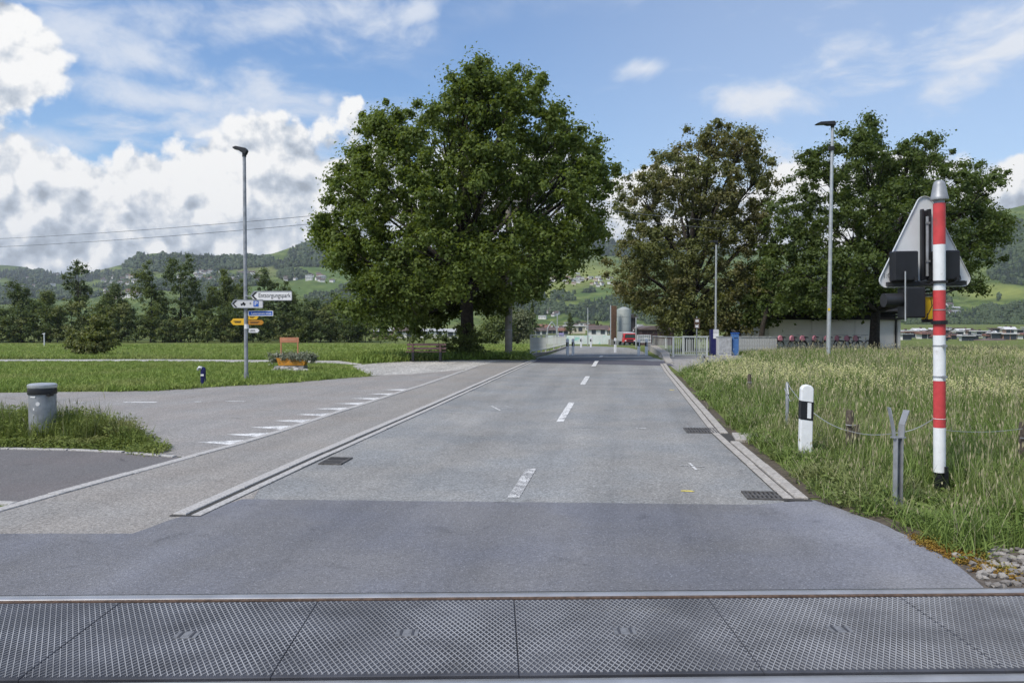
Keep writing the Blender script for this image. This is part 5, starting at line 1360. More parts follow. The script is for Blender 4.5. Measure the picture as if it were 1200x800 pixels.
def scatter_group(coll):
    ng = bpy.data.node_groups.new('scatter', 'GeometryNodeTree')
    ng.interface.new_socket('Geometry', in_out='INPUT', socket_type='NodeSocketGeometry')
    ng.interface.new_socket('Geometry', in_out='OUTPUT', socket_type='NodeSocketGeometry')
    N = ng.nodes; L = ng.links
    gi = N.new('NodeGroupInput'); go = N.new('NodeGroupOutput')
    ci = N.new('GeometryNodeCollectionInfo'); ci.inputs['Collection'].default_value = coll
    ci.inputs['Separate Children'].default_value = True; ci.inputs['Reset Children'].default_value = True
    io = N.new('GeometryNodeInstanceOnPoints'); io.inputs['Pick Instance'].default_value = True
    def attr(n, dt):
        a = N.new('GeometryNodeInputNamedAttribute'); a.data_type = dt; a.inputs['Name'].default_value = n
        return a.outputs['Attribute']
    L.new(gi.outputs[0], io.inputs['Points']); L.new(ci.outputs[0], io.inputs['Instance'])
    L.new(attr('pick', 'INT'), io.inputs['Instance Index'])
    e = N.new('FunctionNodeEulerToRotation'); L.new(attr('turn', 'FLOAT_VECTOR'), e.inputs[0]); L.new(e.outputs[0], io.inputs['Rotation'])
    L.new(attr('size', 'FLOAT_VECTOR'), io.inputs['Scale'])
    L.new(io.outputs[0], go.inputs[0])
    return ng
def scatter(name, pts, pick, size, tufts, tilt=0.15, k='stuff'):
    coll = bpy.data.collections.new(name + '_tufts')
    for o in tufts: coll.objects.link(o)
    n = len(pts)
    me = bpy.data.meshes.new(name); me.vertices.add(n); me.vertices.foreach_set('co', np.ascontiguousarray(pts, np.float32).ravel())
    a = me.attributes.new('pick', 'INT', 'POINT'); a.data.foreach_set('value', np.ascontiguousarray(pick, np.int32))
    rot = np.stack([rng.normal(0, tilt, n), rng.normal(0, tilt, n), rng.random(n) * 6.283], 1)
    a = me.attributes.new('turn', 'FLOAT_VECTOR', 'POINT'); a.data.foreach_set('vector', rot.astype(np.float32).ravel())
    sz = size if np.ndim(size) == 2 else np.repeat(np.asarray(size)[:, None], 3, 1)
    a = me.attributes.new('size', 'FLOAT_VECTOR', 'POINT'); a.data.foreach_set('vector', np.ascontiguousarray(sz, np.float32).ravel())
    o = link(bpy.data.objects.new(name, me)); kind(o, k)
    md = o.modifiers.new('scatter', 'NODES'); md.node_group = scatter_group(coll)
    return o
def inside(p, poly):
    x, y = p[:, 0], p[:, 1]; r = np.zeros(len(p), bool); n = len(poly)
    for i in range(n):
        (x1, y1), (x2, y2) = poly[i], poly[(i + 1) % n]
        if y1 == y2: continue
        c = ((y1 > y) != (y2 > y)) & (x < (x2 - x1) * (y - y1) / (y2 - y1) + x1); r ^= c
    return r
def fbm(x, y, s, seed=0, oct=4):
    g = np.random.default_rng(seed); out = np.zeros_like(x, float); a = 1.0; tot = 0
    for o in range(oct):
        for _ in range(3):
            th = g.random() * 6.283; ph = g.random() * 6.283; f = s * (2 ** o) * g.uniform(0.7, 1.3)
            out += a / 3 * np.sin((x * math.cos(th) + y * math.sin(th)) * f + ph + 1.3 * np.sin((x * math.sin(th) - y * math.cos(th)) * f * 0.7 + ph * 2))
        tot += a; a *= 0.55
    return out / tot
def points(poly, dens, ymin=-1e9, ymax=1e9, view=1.6):
    """random points in the polygon; dens(x, y) per square metre; only where the camera side can see"""
    P_ = np.array(poly); y0, y1 = max(P_[:, 1].min(), ymin), min(P_[:, 1].max(), ymax); out = []
    bands = np.linspace(y0, y1, max(2, int((y1 - y0) / 1.5) + 1))
    for a, b in zip(bands, bands[1:]):
        xl, xr = max(P_[:, 0].min(), -0.70 * b - view), min(P_[:, 0].max(), 0.70 * b + view)
        if xr <= xl: continue
        dm = dens((a + b) / 2); n = rng.poisson(dm * (b - a) * (xr - xl))
        q = np.stack([rng.uniform(xl, xr, n), rng.uniform(a, b, n)], 1)
        out.append(q[inside(q, poly)])
    q = np.concatenate(out)
    return np.column_stack([q, np.interp(q[:, 1], BY, BZ)])

GM = grass_mat('meadow_blades', (0.105, 0.168, 0.034), (0.175, 0.24, 0.062), (0.29, 0.28, 0.14), (0.47, 0.72), 0.7)
GS = mat('seed_stalks', (0.33, 0.31, 0.19), 0.8, var=0.25)
GF = mat('pale_yellow_flowers', (0.56, 0.55, 0.28), 0.7, var=0.15)
GL = grass_mat('lawn_blades', (0.140, 0.215, 0.040), (0.225, 0.295, 0.068), (0.28, 0.32, 0.10), (0.46, 0.66), 0.45)
GI = grass_mat('verge_blades', (0.10, 0.145, 0.028), (0.17, 0.21, 0.048), (0.21, 0.21, 0.08), (0.5, 0.75), 0.8)
tall = [tuft('meadow_tuft', 34, (0.22, 0.50), 0.0085, 0.13, 0.35, [GM, GS, GF], 1, 1, 0, 1),
        tuft('meadow_tuft', 30, (0.25, 0.58), 0.0080, 0.14, 0.30, [GM, GS, GF], 5, 4, 0, 2),
        tuft('meadow_tuft', 28, (0.20, 0.45), 0.0100, 0.14, 0.45, [GM, GS, GF], 3, 1, 0, 3, 18),
        tuft('meadow_tuft', 26, (0.22, 0.46), 0.0085, 0.14, 0.35, [GM, GM, GF], 8, 0, 7, 4),
        tuft('meadow_tuft', 40, (0.14, 0.34), 0.0095, 0.15, 0.55, [GM, GS, GF], 1, 1, 0, 5, 10)]
meadow = [tuple(trk(3.6, 0.75)[:2])] + [(p.x + 0.10, p.y + 0.04) for p in reversed(redge[1:-1])] + [(2.86, 6.95), (3.24, 10.75), (4.35, 18.2), (5.2, 23.4), (6.2, 24.3), (8.4, 28.6), (9.8, 32), (11.5, 36), (12.6, 41.5), (12.6, 42.6), (15.2, 42.6), (15.2, 45), (45, 48), (45, 4.9)]
pm_ = points(meadow, lambda y: 62 if y < 9 else (44 if y < 14 else (26 if y < 24 else 15)))
nx, ny = pm_[:, 0], pm_[:, 1]
edge = np.array([min(math.hypot(a - b[0], c - b[1]) for b in meadow[1:16:1] + [(3.05, 8.8), (3.7, 14.4), (2.95, 6.0)]) for a, c in zip(nx, ny)])
left_edge = np.interp(ny, [4.5, 5.0, 6.0, 6.95, 10.75, 18.2, 23.4, 28.6, 36], [2.9, 2.75, 2.75, 2.86, 3.24, 4.35, 5.2, 8.4, 11.5])
dl_ = np.clip((nx - left_edge) / 0.9, 0, 1)
fl = fbm(nx, ny, 0.35, 3); fl2 = fbm(nx, ny, 0.8, 9)
pk = rng.choice([0, 1, 2, 4], len(pm_), p=[0.44, 0.10, 0.23, 0.23])
band = np.exp(-((ny - 18) / 6.0) ** 2) * 0.9 + np.exp(-((ny - 27) / 6) ** 2) * 0.35 * (nx > 12)
pk = np.where((rng.random(len(pm_)) < np.clip(band * (0.06 + fl * 0.8), 0, 0.32)) & (ny > 10.5), 3, pk)
pk = np.where(dl_ < 0.3, rng.choice([4, 2, 0], len(pm_)), pk)
hs = np.where(ny > 33, 0.7, 1.0) * (0.45 + 0.55 * dl_) * (0.85 + 0.3 * fl2) * rng.uniform(0.75, 1.2, len(pm_)) * np.interp(ny, [5, 9, 20, 45], [0.85, 1.0, 1.05, 1.1])
sp_ = G(1101, 578); yp_ = G(1052, 597)
tl_ = nx - sp_.x / sp_.y * ny
hs = np.where((np.abs(tl_) < 0.22) & (ny > 5.9) & (ny < sp_.y + 0.1), hs * 0.42, hs)
for pt, rr_ in ((sp_, 0.25), (yp_, 0.16)):
    hs = np.where((np.hypot(nx - pt.x + 0.05, ny - pt.y + 0.12) < rr_), hs * 0.3, hs)
wd = np.interp(ny, [5, 14, 24, 45], [0.9, 1.15, 1.7, 2.2]) * rng.uniform(0.85, 1.2, len(pm_))
scatter('meadow_grass', pm_, pk, np.column_stack([wd, wd, hs]), tall)

island = [(-14, 9.72), (-6.7, 9.70), (-5.1, 9.52), (-4.25, 9.12), (-4.35, 9.5), (-4.75, 10.2), (-5.5, 11.0), (-8, 11.7), (-14, 11.8)]
verge = [tuft('verge_tuft', 34, (0.16, 0.42), 0.0085, 0.13, 0.45, [GI, GS, GF], 2, 1, 0, 11), tuft('verge_tuft', 40, (0.14, 0.36), 0.009, 0.14, 0.6, [GI, GS, GF], 0, 0, 0, 12, 16),
         tuft('verge_tuft', 26, (0.06, 0.14), 0.011, 0.14, 0.8, [GI, GS, GF], 0, 0, 0, 13, 26)]
pi_ = points(island, lambda y: 62)
di = np.array([min(abs(y - np.interp(x, [-14, -6.7, -5.1, -4.25], [9.72, 9.70, 9.52, 9.12])), abs(-4.2 - x) * 0.55) for x, y, _ in pi_])
dn = np.clip(di / 1.1 + 0.1 * rng.normal(size=len(pi_)), 0, 1)
pki = np.where(dn < 0.45, 2, rng.choice([0, 1, 1], len(pi_)))
scatter('verge_grass', pi_, pki, np.column_stack([np.full(len(pi_), 1.0), np.full(len(pi_), 1.0), (0.55 + 0.65 * dn) * rng.uniform(0.7, 1.2, len(pi_))]), verge)
pc = points([(-6.2, 6.88), (-4.72, 6.80), (-4.62, 6.2), (-4.8, 5.5), (-6.2, 5.3)], lambda y: 60, view=3)
sheet('corner_soil', [(-6.5, 6.86), (-4.72, 6.72), (-4.6, 6.2), (-4.9, 5.2), (-6.5, 5.2)], 0.0095, M['ground'])
scatter('corner_grass', pc, rng.choice([0, 1, 2], len(pc)), np.full(len(pc), 0.62), verge)

lawn = [tuft('lawn_tuft', 30, (0.05, 0.13), 0.014, 0.17, 0.7, [GL, GL, GF], 1, 0, 0, 21), tuft('lawn_tuft', 30, (0.06, 0.16), 0.013, 0.17, 0.6, [GL, GL, GF], 2, 0, 0, 22), tuft('lawn_tuft', 26, (0.04, 0.10), 0.018, 0.18, 0.9, [GL, GS, GF], 0, 0, 0, 23, 8)]
g1, g2, g3, g4 = G(180, 458.5), G(240, 454.5), G(330, 449.5), G(430, 441.5)
front = [(-26, 16.7), (-12, 17.15), (g1.x, g1.y + .08), (g2.x, g2.y + .08), (g3.x, g3.y + .08), (g4.x, g4.y + .08), (-4.75, 23.6), (-5.75, 27.1), (-6.7, 28.9), (-14, 30.5), (-26, 30.2)]
pl_ = points(front, lambda y: 44)
sc = np.interp(pl_[:, 1], [25.5, 28.5], [1.0, 0.42]) * rng.uniform(0.8, 1.35, len(pl_)) * (1 + 0.25 * fbm(pl_[:, 0], pl_[:, 1], 0.7, 5))
scatter('lawn_grass', pl_, rng.integers(0, 3, len(pl_)), sc, lawn)
fieldp = [(-60, 31.8), (-14, 32.1), (-7, 31.0), (-5.4, 29.2), (-4.4, 30.4), (-2.2, 31.6), (0.5, 31.6), (0.6, 33), (0.85, 38), (2.0, 46), (3.9, 62), (4.2, 76), (-60, 76)]
pf = points(fieldp, lambda y: 22 if y < 40 else 9)
near_ = np.clip((34 - pf[:, 1]) / 2, 0, 1) * (pf[:, 0] > -6)
sf = rng.uniform(0.8, 1.4, len(pf)) * np.interp(pf[:, 1], [30, 40, 76], [1.2, 1.6, 2.4]) * (1 + 0.3 * fbm(pf[:, 0], pf[:, 1], 0.4, 6)) * (1 + 1.2 * near_)
scatter('field_grass', pf, rng.integers(0, 3, len(pf)), np.column_stack([sf, sf, np.minimum(sf, 1.6 + near_)]), lawn)

# bare soil where the verge meets the asphalt
vs_ = [(p.x - 0.01, p.y) for p in redge[1:]]; vo_ = [(p.x + 0.16, p.y + 0.10) for p in redge[1:]]
sheet('verge_soil', vs_ + vo_[::-1], 0.0052, mat('verge_soil', (0.085, 0.070, 0.050), 0.95, var=0.4, scale=20, bump=0.5))
strip('kerb_soil', [(xat(RK, y) - 0.02, y) for y in (6.9, 8, 10.75, 15, 20, 23.4)], [(xat(RK, y) + 0.14, y) for y in (6.9, 8, 10.75, 15, 20, 23.4)], 0.0048, bpy.data.materials['verge_soil'])

# stonecrop along the asphalt edge and the ballast stones at the end of the crossing
SM = leaf_mat('stonecrop', (0.30, 0.20, 0.03), (0.20, 0.10, 0.03), (0.18, 0.19, 0.04), 0.15, 3.0)
def stonecrop():
    ng = np.random.default_rng(8); n = 120; f = ng.random(n)
    px = 1052 + 106 * f; py = 630 + 46 * f + ng.normal(0, 3.0, n) * (0.5 + f)
    c = np.array([tuple(G(a, b)) for a, b in zip(px, py)]); c[:, 0] += np.abs(ng.normal(0, 0.10, n)) + 0.05; c[:, 2] = 0.02
    o = leaf_obj('stonecrop', [leaves(c, np.tile([0.06, 0.06, 0.03], (n, 1)), 60, 0.016, ng, 0.9)], SM, None); kind(o, 'stuff')
stonecrop()
def ballast():
    bp = [tuple(trk(2.5, 0.046)[:2]), tuple(trk(2.60, 0.42)[:2]), tuple(trk(3.1, 0.80)[:2]), (4.6, 5.45), (7, 5.5), tuple(trk(7, 0.046)[:2])]
    b = sheet('ballast_bed', bp, 0.006, mat('ballast_soil', (0.10, 0.085, 0.07), 0.95, var=0.4, scale=30))
    ms = []
    rg = random.Random(9)
    mcol = [mat('ballast_stone', (0.20, 0.185, 0.17), 0.9, var=0.35, scale=25, bump=0.4, bscale=90), mat('pale_ballast_stone', (0.31, 0.29, 0.265), 0.9, var=0.3, scale=25, bump=0.4, bscale=90)]
    for k in range(6):
        bm = bmesh.new(); bmesh.ops.create_icosphere(bm, subdivisions=1, radius=1)
        for v in bm.verts: v.co *= rg.uniform(0.7, 1.15)
        me = bpy.data.meshes.new('ballast_stone'); bm.to_mesh(me); bm.free(); me.materials.append(mcol[k % 2]); ms.append(me)
    i = 0
    while i < 295:
        x, y = rg.uniform(2.7, 4.5), rg.uniform(4.52, 5.3)
        if not inside(np.array([[x, y]]), bp)[0] or inside(np.array([[x - 0.03, y]]), poly)[0]: continue
        i += 1; s = rg.uniform(0.018, 0.040)
        o = link(bpy.data.objects.new('ballast_stone', rg.choice(ms)), b); o.location = (x, y, 0.006 + s * 0.35)
        o.scale = (s * rg.uniform(0.8, 1.4), s, s * rg.uniform(0.55, 0.9)); o.rotation_euler = (rg.uniform(-.3, .3), rg.uniform(-.3, .3), rg.uniform(0, 6.28))
ballast()

# ------------------------------------------------------------------ hills, woods, houses
SKX = [-1400, -600, -200, 0, 30, 50, 75, 105, 130, 150, 156, 180, 220, 250, 300, 320, 340, 365, 390, 430, 480, 540, 600, 660, 720, 800, 900, 1000, 1080, 1140, 1200, 1300, 1500, 2200]
SKY = [322, 318, 312, 311, 313, 318, 321, 319, 314, 309, 301, 297, 299, 301, 300, 297, 290, 286, 289, 294, 297, 292, 284, 280, 283, 290, 296, 288, 272, 256, 240, 226, 222, 250]
D0 = 900.0; YB = 381.5
def ridge(px): return np.interp(px, [-600, 0, 130, 160, 420, 700, 950, 1200, 1600], [3400, 3400, 3000, 2400, 2300, 2600, 2300, 1700, 1600])
def yline(px, t):
    ys = np.interp(px, SKX, SKY)
    wob = 2.2 * np.sin(px * 0.021 + 6 * t) + 1.3 * np.sin(px * 0.05 - 9 * t + 1.0) + 0.8 * np.sin(px * 0.11 + 15 * t)
    return YB - (YB - ys) * np.clip(t, 0, 1) ** 1.08 + wob * np.clip(t, 0, 1) * (1.15 - np.clip(t, 0, 1)) * 2
def hill_point(px, t):
    d = D0 * (ridge(px) / D0) ** np.clip(t, 0, 1)
    y = yline(px, t)
    z = CAM_H + (376 - y) * d / 900
    over = np.clip(t - 1, 0, None)
    z = z - over * 900; d = d + over * 1500
    return d * (px - 600) / 900, d, z
def solve_t(px, y):
    lo, hi = np.zeros_like(px, float), np.ones_like(px, float)
    for _ in range(22):
        m = (lo + hi) / 2; up_ = yline(px, m) > y
        lo = np.where(up_, m, lo); hi = np.where(up_, hi, m)
    return (lo + hi) / 2
WOODS = [(375, 300, 38, 13), (330, 312, 10, 5), (300, 308, 30, 6), (220, 309, 75, 11), (345, 308, 16, 5), (140, 324, 42, 5), (205, 335, 50, 6), (275, 330, 40, 7), (345, 323, 20, 6), (395, 352, 40, 9), (250, 350, 40, 9), (150, 336, 40, 4),
         (60, 328, 50, 6), (25, 322, 40, 5), (20, 340, 45, 6), (70, 345, 50, 6), (0, 352, 30, 5), (363, 306, 8, 6), (374, 306, 5, 5), (440, 340, 40, 10), (500, 350, 60, 10),
         (600, 366, 30, 7), (640, 362, 26, 8), (615, 356, 18, 6), (702, 365, 36, 12), (725, 360, 30, 12), (760, 366, 40, 10), (716, 292, 24, 9), (660, 285, 60, 5), (780, 296, 80, 8), (660, 349, 9, 4), (636, 348, 4, 5), (648, 350, 2.5, 4), (671, 350, 3, 3), (634, 340, 3, 4), (690, 342, 10, 1.5), (660, 344, 16, 1),
         (1165, 372, 34, 12), (1120, 378, 40, 13), (1190, 366, 22, 9), (1085, 365, 34, 24), (1200, 290, 40, 30), (1180, 320, 26, 10), (1210, 330, 40, 5), (1150, 280, 60, 26), (1055, 345, 40, 22), (1240, 360, 40, 22), (1300, 300, 70, 60), (980, 330, 60, 30), (900, 340, 60, 20), (1170, 349, 2, 4), (1180, 381, 20, 4)]
MEAD = [(660, 322, 70, 15, 0), (640, 345, 40, 10, 0), (700, 345, 30, 8, 1), (1165, 342, 40, 9, 0), (1145, 382, 22, 9, 0), (1185, 317, 20, 5, 0), (318, 317, 40, 7, 2), (390, 322, 60, 14, 1), (410, 338, 40, 7, 1), (175, 317, 26, 4, 2), (120, 318, 20, 3, 2), (60, 317, 40, 3, 1), (1195, 388, 30, 5, 0), (700, 372, 14, 3, 0), (325, 340, 40, 6, 1)]
def wood_mask(px, y):
    m = np.full_like(px, -1.0, dtype=float)
    n = fbm(px, y * 2.2, 0.16, 31); n2 = fbm(px, y * 2.5, 0.05, 32)
    for (cx, cy, rx, ry) in WOODS: m = np.maximum(m, 1 - np.sqrt(((px - cx) / rx) ** 2 + ((y - cy) / ry) ** 2))
    m = m + n * 0.22
    scat = (n2 + n * 0.6 - 0.62) * 0.8
    for (cx, cy, rx, ry, _) in MEAD: scat = np.where(((px - cx) / rx) ** 2 + ((y - cy) / ry) ** 2 < 1, -1, scat)
    return np.maximum(m, scat)
def hills():
    pxs = np.concatenate([np.linspace(-1500, -60, 60), np.linspace(-50, 1250, 420), np.linspace(1260, 2700, 60)])
    ts = np.concatenate([np.linspace(0, 1, 130), [1.03, 1.08, 1.16, 1.26]])
    PX, TT = np.meshgrid(pxs, ts); X, Y, Z = hill_point(PX, TT)
    Z = np.maximum(Z, -6)
    V = np.stack([X, Y, Z], -1).reshape(-1, 3); n = len(pxs)
    j, i = np.meshgrid(np.arange(len(ts) - 1), np.arange(n - 1), indexing='ij')
    F = np.stack([j * n + i, j * n + i + 1, (j + 1) * n + i + 1, (j + 1) * n + i], -1).reshape(-1, 4)
    yy = yline(PX, TT)
    col = np.zeros(PX.shape + (4,)); col[..., 3] = 1
    n1 = fbm(PX, yy * 2, 0.06, 41)[..., None]; n2 = fbm(PX, yy * 3, 0.25, 42)[..., None]
    base = np.array([0.085, 0.125, 0.04]) * (1 + 0.25 * n2) + np.array([0.03, 0.02, 0.0]) * n1
    tones = [np.array([0.235, 0.265, 0.075]), np.array([0.10, 0.155, 0.05]), np.array([0.155, 0.165, 0.07])]
    for (cx, cy, rx, ry, k) in MEAD:
        q = np.clip(1.3 - np.sqrt(((PX - cx) / rx) ** 2 + ((yy - cy) / ry) ** 2), 0, 0.6)[..., None] / 0.6
        q = np.clip(q + 0.25 * n2, 0, 1); base = base * (1 - q) + tones[k] * (1 + 0.16 * n2) * q
    # hedgerow lines and field borders
    ln = np.abs(np.sin(yy * 0.42 + 1.5 * np.sin(PX * 0.01) + 0.6 * np.sin(PX * 0.045)))[..., None] < 0.10
    base = np.where(ln & (n1 > -0.1), base * 0.6, base)
    w = np.clip(wood_mask(PX, yy) * 8 + 0.3, 0, 1)[..., None]
    base = base * (1 - w) + np.array([0.016, 0.026, 0.016]) * w
    col[..., :3] = np.clip(base, 0.01, 1)
    m = bpy.data.materials.new('hill_land'); m.use_nodes = True; t = NT(m.node_tree); p = t.n['Principled BSDF']
    a = t.new('ShaderNodeAttribute'); a.attribute_name = 'land'
    pos = t.new('ShaderNodeNewGeometry').outputs['Position']
    t.put(p.inputs['Base Color'], t.mix(t.step(t.noise(pos, 0.03, 5, 0.6), 0.3, 0.7, 0, 0.35), a.outputs['Color'], (0.05, 0.075, 0.025, 1)))
    p.inputs['Roughness'].default_value = 1; p.inputs['Specular IOR Level'].default_value = 0
    me = np_mesh('hills', V, F, m, True)
    at = me.attributes.new('land', 'FLOAT_COLOR', 'POINT'); at.data.foreach_set('color', col.astype(np.float32).ravel())
    kind(link(bpy.data.objects.new('hills', me)), 'structure')
hills()
def forest_tree(seed, conifer):
    rg = random.Random(seed); bm = bmesh.new()
    if conifer:
        for k in range(3):
            n = 7; z0, z1, r = 0.12 + k * 0.26, 0.55 + k * 0.24, 0.26 - k * 0.07
            ring = [bm.verts.new((r * rg.uniform(0.75, 1.2) * math.cos(6.283 * q / n), r * rg.uniform(0.75, 1.2) * math.sin(6.283 * q / n), z0 + rg.uniform(-.03, .03))) for q in range(n)]
            tp = bm.verts.new((0, 0, min(z1, 1.0)))
            for q in range(n): bm.faces.new((ring[q], ring[(q + 1) % n], tp))
    else:
        bmesh.ops.create_icosphere(bm, subdivisions=2, radius=0.5)
        for v in bm.verts:
            f = 1 + 0.20 * math.sin(v.co.x * 9 + seed) * math.cos(v.co.y * 8 + seed * 2) + 0.15 * math.sin(v.co.z * 11 + seed) + rg.uniform(-0.10, 0.10)
            v.co = Vector((v.co.x * f * 0.8, v.co.y * f * 0.8, v.co.z * f + 0.46))
    me = bpy.data.meshes.new('wood_tree'); bm.to_mesh(me); bm.free()
    me.materials.append(FM_C if conifer else FM_B)
    return bpy.data.objects.new('wood_tree', me)
FM_C = grass_mat('conifer_wood', (0.015, 0.028, 0.018), (0.026, 0.042, 0.024), (0.022, 0.036, 0.022), (0.45, 0.7), 0.01, 0.0)
FM_B = grass_mat('leaf_wood', (0.028, 0.048, 0.022), (0.052, 0.074, 0.030), (0.036, 0.054, 0.024), (0.45, 0.7), 0.01, 0.0)
def forest():
    n = 90000
    px = rng.uniform(-140, 1340, n); y = rng.uniform(225, 388, n)
    ok = y > np.interp(px, SKX, SKY) + 0.5
    px, y = px[ok], y[ok]; m = wood_mask(px, y); ok = (m > 0.0); px, y = px[ok], y[ok]
    t = solve_t(px, y); X, Y, Z = hill_point(px, t)
    keep = rng.random(len(X)) < 0.8; X, Y, Z, px, y = X[keep], Y[keep], Z[keep], px[keep], y[keep]
    s = np.clip(Y * 0.0058, 5.5, 16) * rng.uniform(0.65, 1.3, len(X))
    con = fbm(px, y, 0.08, 51) + rng.normal(0, 0.25, len(px)) > 0.12
    pick = np.where(con, rng.integers(0, 2, len(px)), rng.integers(2, 5, len(px)))
    wsc = np.where(con, s * 0.9, s * 0.95)
    scatter('forest', np.stack([X, Y, Z - s * 0.08], 1), pick, np.stack([wsc, wsc, s], 1), [forest_tree(1, True), forest_tree(2, True), forest_tree(3, False), forest_tree(4, False), forest_tree(5, False)], 0.04)
forest()

def house_mesh(w, dp, h, rh, mw, mr):
    mb = MB().box((0, 0, h / 2 - 1), (w, dp, h + 2))
    mb.prism([(-dp / 2, h), (dp / 2, h), (0, h + rh)], -w / 2, w / 2, M=Matrix.Rotation(math.pi / 2, 3, 'Z'), mi=0)
    for s in (-1, 1):
        a = math.atan2(rh, dp / 2); Lr = math.hypot(rh, dp / 2) + 0.8
        mb.box((0, s * (dp / 4 + 0.3), h + rh / 2 - 0.15), (w + 1.2, Lr, 0.35), M=Matrix.Rotation(-s * a, 3, 'X'), mi=1)
    for k in range(4):
        for r in range(2): mb.box((-w * 0.36 + k * w * 0.24, -dp / 2 - 0.03, h * (0.3 + 0.42 * r)), (w * 0.09, 0.1, h * 0.2), mi=2)
    return mb.mesh('house', [mw, mr, M['window']])
HM = [house_mesh(11, 9, 5.5, 3, M['hwall'], M['tiled']), house_mesh(12, 9, 6, 2.6, M['hwall'], M['tiled']), house_mesh(14, 9, 5.5, 2.2, M['hcream'], M['tile']), house_mesh(10, 9, 6, 3.2, M['hwall'], M['tiled']), house_mesh(16, 10, 6.5, 1.2, M['hwall'], M['boards'])]
HO = bpy.data.objects.new('house', HM[0])
def house_cluster(label, group, n, cx, cy, rx, ry, scale=1.0, seed=0):
    rg = random.Random(seed)
    for _ in range(n):
        px = cx + rg.uniform(-1, 1) * rx; y = cy + rg.uniform(-1, 1) * ry
        t = solve_t(np.array([px]), np.array([y])); X, Y, Z = [float(q[0]) for q in hill_point(np.array([px]), t)]
        o = link(bpy.data.objects.new('house', rg.choice(HM))); o.location = (X, Y, Z); o.rotation_euler = (0, 0, rg.uniform(-0.6, 0.6))
        k = scale * rg.uniform(0.8, 1.2); o.scale = (k, k, k)
        tag(o, label, 'house', group)
for a in (('small house in the hillside village left of the broad tree pair', 'houses of the upper hillside village', 24, 142, 330, 22, 5, 1.0),
          ('small house in the lower village seen above the olive bush', 'houses of the lower hillside village', 16, 143, 346, 20, 5, 0.9),
          ('small house in the ribbon of houses above the arrow signs', 'houses in the ribbon above the signs', 42, 255, 325, 48, 6, 0.9),
          ('small white house in the cluster between lamp post and maple', 'white houses on the green slope beside the maple', 20, 362, 327, 28, 5, 0.75),
          ('small house on the sunny slope between the two big trees', 'houses on the sunny slope', 42, 672, 331, 64, 5, 0.62),
          ('tiny house high on the sunny slope between the trees', 'houses high on the sunny slope', 9, 650, 324, 30, 3, 0.6),
          ('white house on the rise right above the bridge railing', 'white houses above the bridge railing', 9, 644, 368, 11, 6, 0.55),
          ('small house on the wooded slope beside the signal post', 'houses on the wooded slope by the signal', 5, 1116, 364, 6, 6, 0.7),
          ('small house on the hilltop pasture at the far end of the valley', 'houses on the hilltop pasture', 8, 30, 330, 40, 8, 0.8)):
    house_cluster(*a, seed=int(a[3]))

def town_house(label, px, yb, wpx, hpx, d, mw, mr, cat='house', group=None, roof=0.4, rz=0.0):
    if d > 170: d = 4.1 * 900 / (yb - 376)
    s = d / 900; q = P(px, yb, d); w = wpx * s; h = hpx * s * (1 - roof); rh = hpx * s * roof; dp = w * 0.7
    t = thing('town_house', label, cat, (q.x, d, q.z), rz, group)
    MB().box((0, dp / 2, h / 2 - 1.0), (w, dp, h + 2)).build('wall', mw, t)
    if roof > 0.2:
        MB().prism([(-dp / 2 - .4, h - 0.1), (dp / 2 + .4, h - 0.1), (0, h + rh)], -w / 2 - 0.5, w / 2 + 0.5, M=Matrix.Rotation(math.pi / 2, 3, 'Z'), c=(0, dp / 2, 0)).build('roof', mr, t)
        MB().box((w * 0.2, dp / 2, h + rh * 0.85), (0.5, 0.5, 0.9)).build('chimney', M['tiled'], t)
    else: MB().box((0, dp / 2, h + rh / 2), (w + 0.8, dp + 0.8, rh)).build('roof', mr, t)
    n = max(2, int(w / 3.2)); wm = MB().box((0, 0, 0), (1.2, 0.12, 1.3)).mesh('window', M['window'])
    for r in range(2 if h > 4.5 else 1):
        for k in range(n):
            o = link(bpy.data.objects.new('window', wm), t); o.location = (-w / 2 + (k + 0.5) * w / n, -0.02, h * (0.62 if h <= 4.5 else 0.3 + 0.42 * r))
    return t
TW = [('low white house behind the left half of the painted wall', 634, 392, 14, 8, 300, 'hwall', 'tiled', .4), ('long flat white hall above the middle of the painted wall', 674, 391, 24, 10, 310, 'hcream', 'signgrey', .12),
      ('white house with brown roof above the right part of the painted wall', 701, 393, 21, 12, 290, 'hwall', 'tiled', .4), ('small white house next to the conveyor tower', 713, 392, 11, 9, 320, 'hcream', 'tile', .4),
      ('narrow house between bent lamp posts and white mast', 647, 391, 10, 8, 330, 'hcream', 'tiled', .45), ('pale house just left of the long flat hall', 660, 392, 12, 8, 300, 'hwall', 'tile', .4),
      ('rose coloured house glimpsed under the maple crown above the hedge', 448, 396, 22, 12, 260, 'hpink', 'boards', .3), ('white house glimpsed under the maple crown left of the bench', 474, 396, 22, 13, 280, 'hwall', 'tiled', .35),
      ('long white house glimpsed under the maple crown above the bench', 506, 396, 34, 11, 270, 'hwall', 'boards', .22), ('pale house glimpsed between the maple trunk and the hedge', 532, 396, 16, 11, 300, 'hwall', 'boards', .3)]
for (lab, px, yb, w, h, d, mw, mr, rf) in TW: town_house(lab, px, yb, w, h, d, M[mw], M[mr], roof=rf)
rg = random.Random(76)
for i in range(16):
    px = 626 + i * 5.8 + rg.uniform(-2, 2)
    town_house('house of the little town seen over the painted wall and the railing', px, rg.uniform(384, 391), rg.uniform(7, 14), rg.uniform(5, 8), 300, M[rg.choice(('hwall', 'hwall', 'hcream', 'boards'))], M[rg.choice(('tiled', 'tiled', 'tile', 'boards'))], group='houses of the little town over the wall', roof=rg.choice((.4, .15, .45)), rz=rg.uniform(-.4, .4))
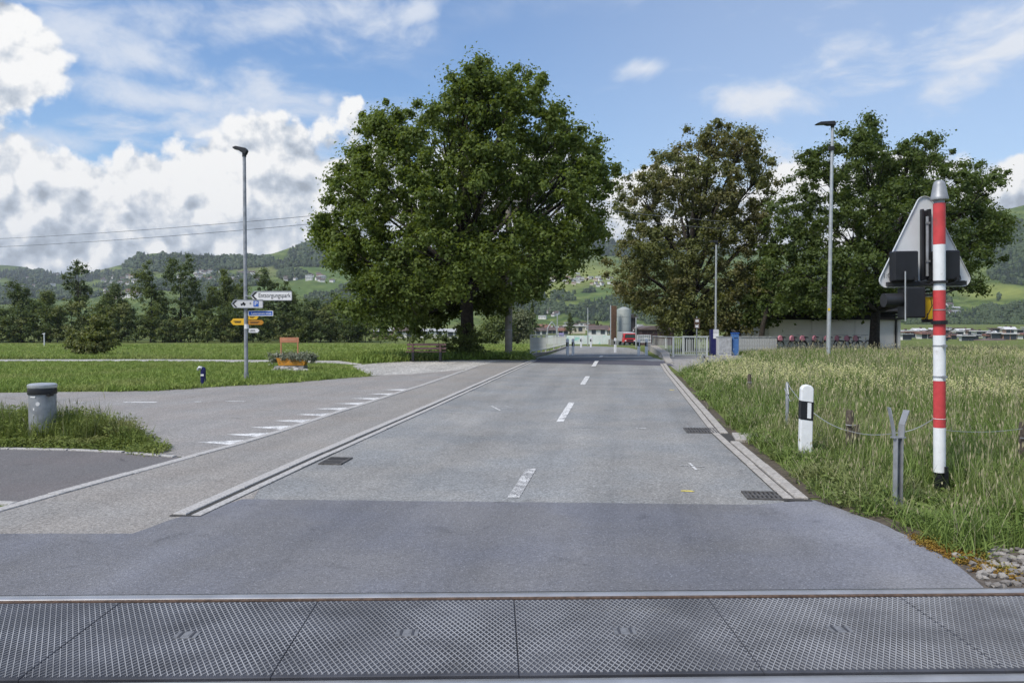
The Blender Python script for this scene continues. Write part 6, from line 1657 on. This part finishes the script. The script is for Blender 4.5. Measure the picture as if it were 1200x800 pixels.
for i, (px, yt) in enumerate(((631, 376), (638, 380), (664, 379), (682, 380), (694, 382), (707, 380), (714, 376), (652, 383))):
    d = 300 + i * 9
    tree('valley_tree', 'small round tree among the houses over the painted wall', 'tree', (P(px, 390, d).x, d), 0.12, px_lobes([(px, yt + 6, 5, 5), (px + 3, yt + 8, 5, 5), (px - 2, yt + 9, 6, 5)], d, rg0, both=False), L_MID if i % 2 else L_DARK, 300 + i, 14, 40, 0.7, 1.3, group='trees in the little town over the wall', fill=0.2, limbs=False)
rg = random.Random(77)
for i in range(34):
    row = i % 2
    px = 1060 + (i // 2) * 9 + rg.uniform(-3, 3); w = rg.uniform(8, 17) * (0.8 if row == 0 else 1); h = rg.uniform(5.5, 9.0)
    yb = rg.uniform(390.5, 393.5) if row == 0 else rg.uniform(395, 400)
    town_house('%s house of the valley town behind the meadow and the signal post' % ('far' if row == 0 else 'near'), px, yb, w, h, 300, M[rg.choice(('hwall', 'hwall', 'hwall', 'hwall', 'hcream', 'hpink'))], M[rg.choice(('tile', 'boards', 'boards', 'tiled', 'signgrey', 'signgrey'))], group='houses of the valley town', roof=rg.choice((.12, .3, .12, .25)), rz=rg.uniform(-.3, .3))
town_house('low dark shed roof beyond the meadow to the right of the signal', 1160, 406, 46, 9, 160, M['barn'], M['tiled'], 'shed', roof=.7)
for i, px in enumerate((1072, 1098, 1120, 1140, 1152, 1185)):
    tree('valley_tree', 'small round tree among the houses of the valley town', 'tree', (P(px, 400, 230).x, 230), 0.12, px_lobes([(px, 398, 6, 5), (px + 3, 395, 5, 5), (px - 2, 402, 8, 5)], 230, rg0, both=False), L_MID, 200 + i, 14, 40, 0.7, 1.2, group='trees in the valley town', fill=0.2, limbs=False)

# ------------------------------------------------------------------ haze over the valley
HAZE = True
if HAZE:
    m = bpy.data.materials.new('haze'); m.use_nodes = True; t = NT(m.node_tree); t.n.clear()
    v = t.new('ShaderNodeVolumePrincipled')
    v.inputs['Color'].default_value = (0.86, 0.93, 1.0, 1); v.inputs['Density'].default_value = 0.00009; v.inputs['Anisotropy'].default_value = 0.2
    o = t.new('ShaderNodeOutputMaterial'); t.put(o.inputs['Volume'], v.outputs[0])
    hz = MB().box((0, 1600, 250), (13000, 5200, 520)).build('haze', m); kind(hz, 'stuff')
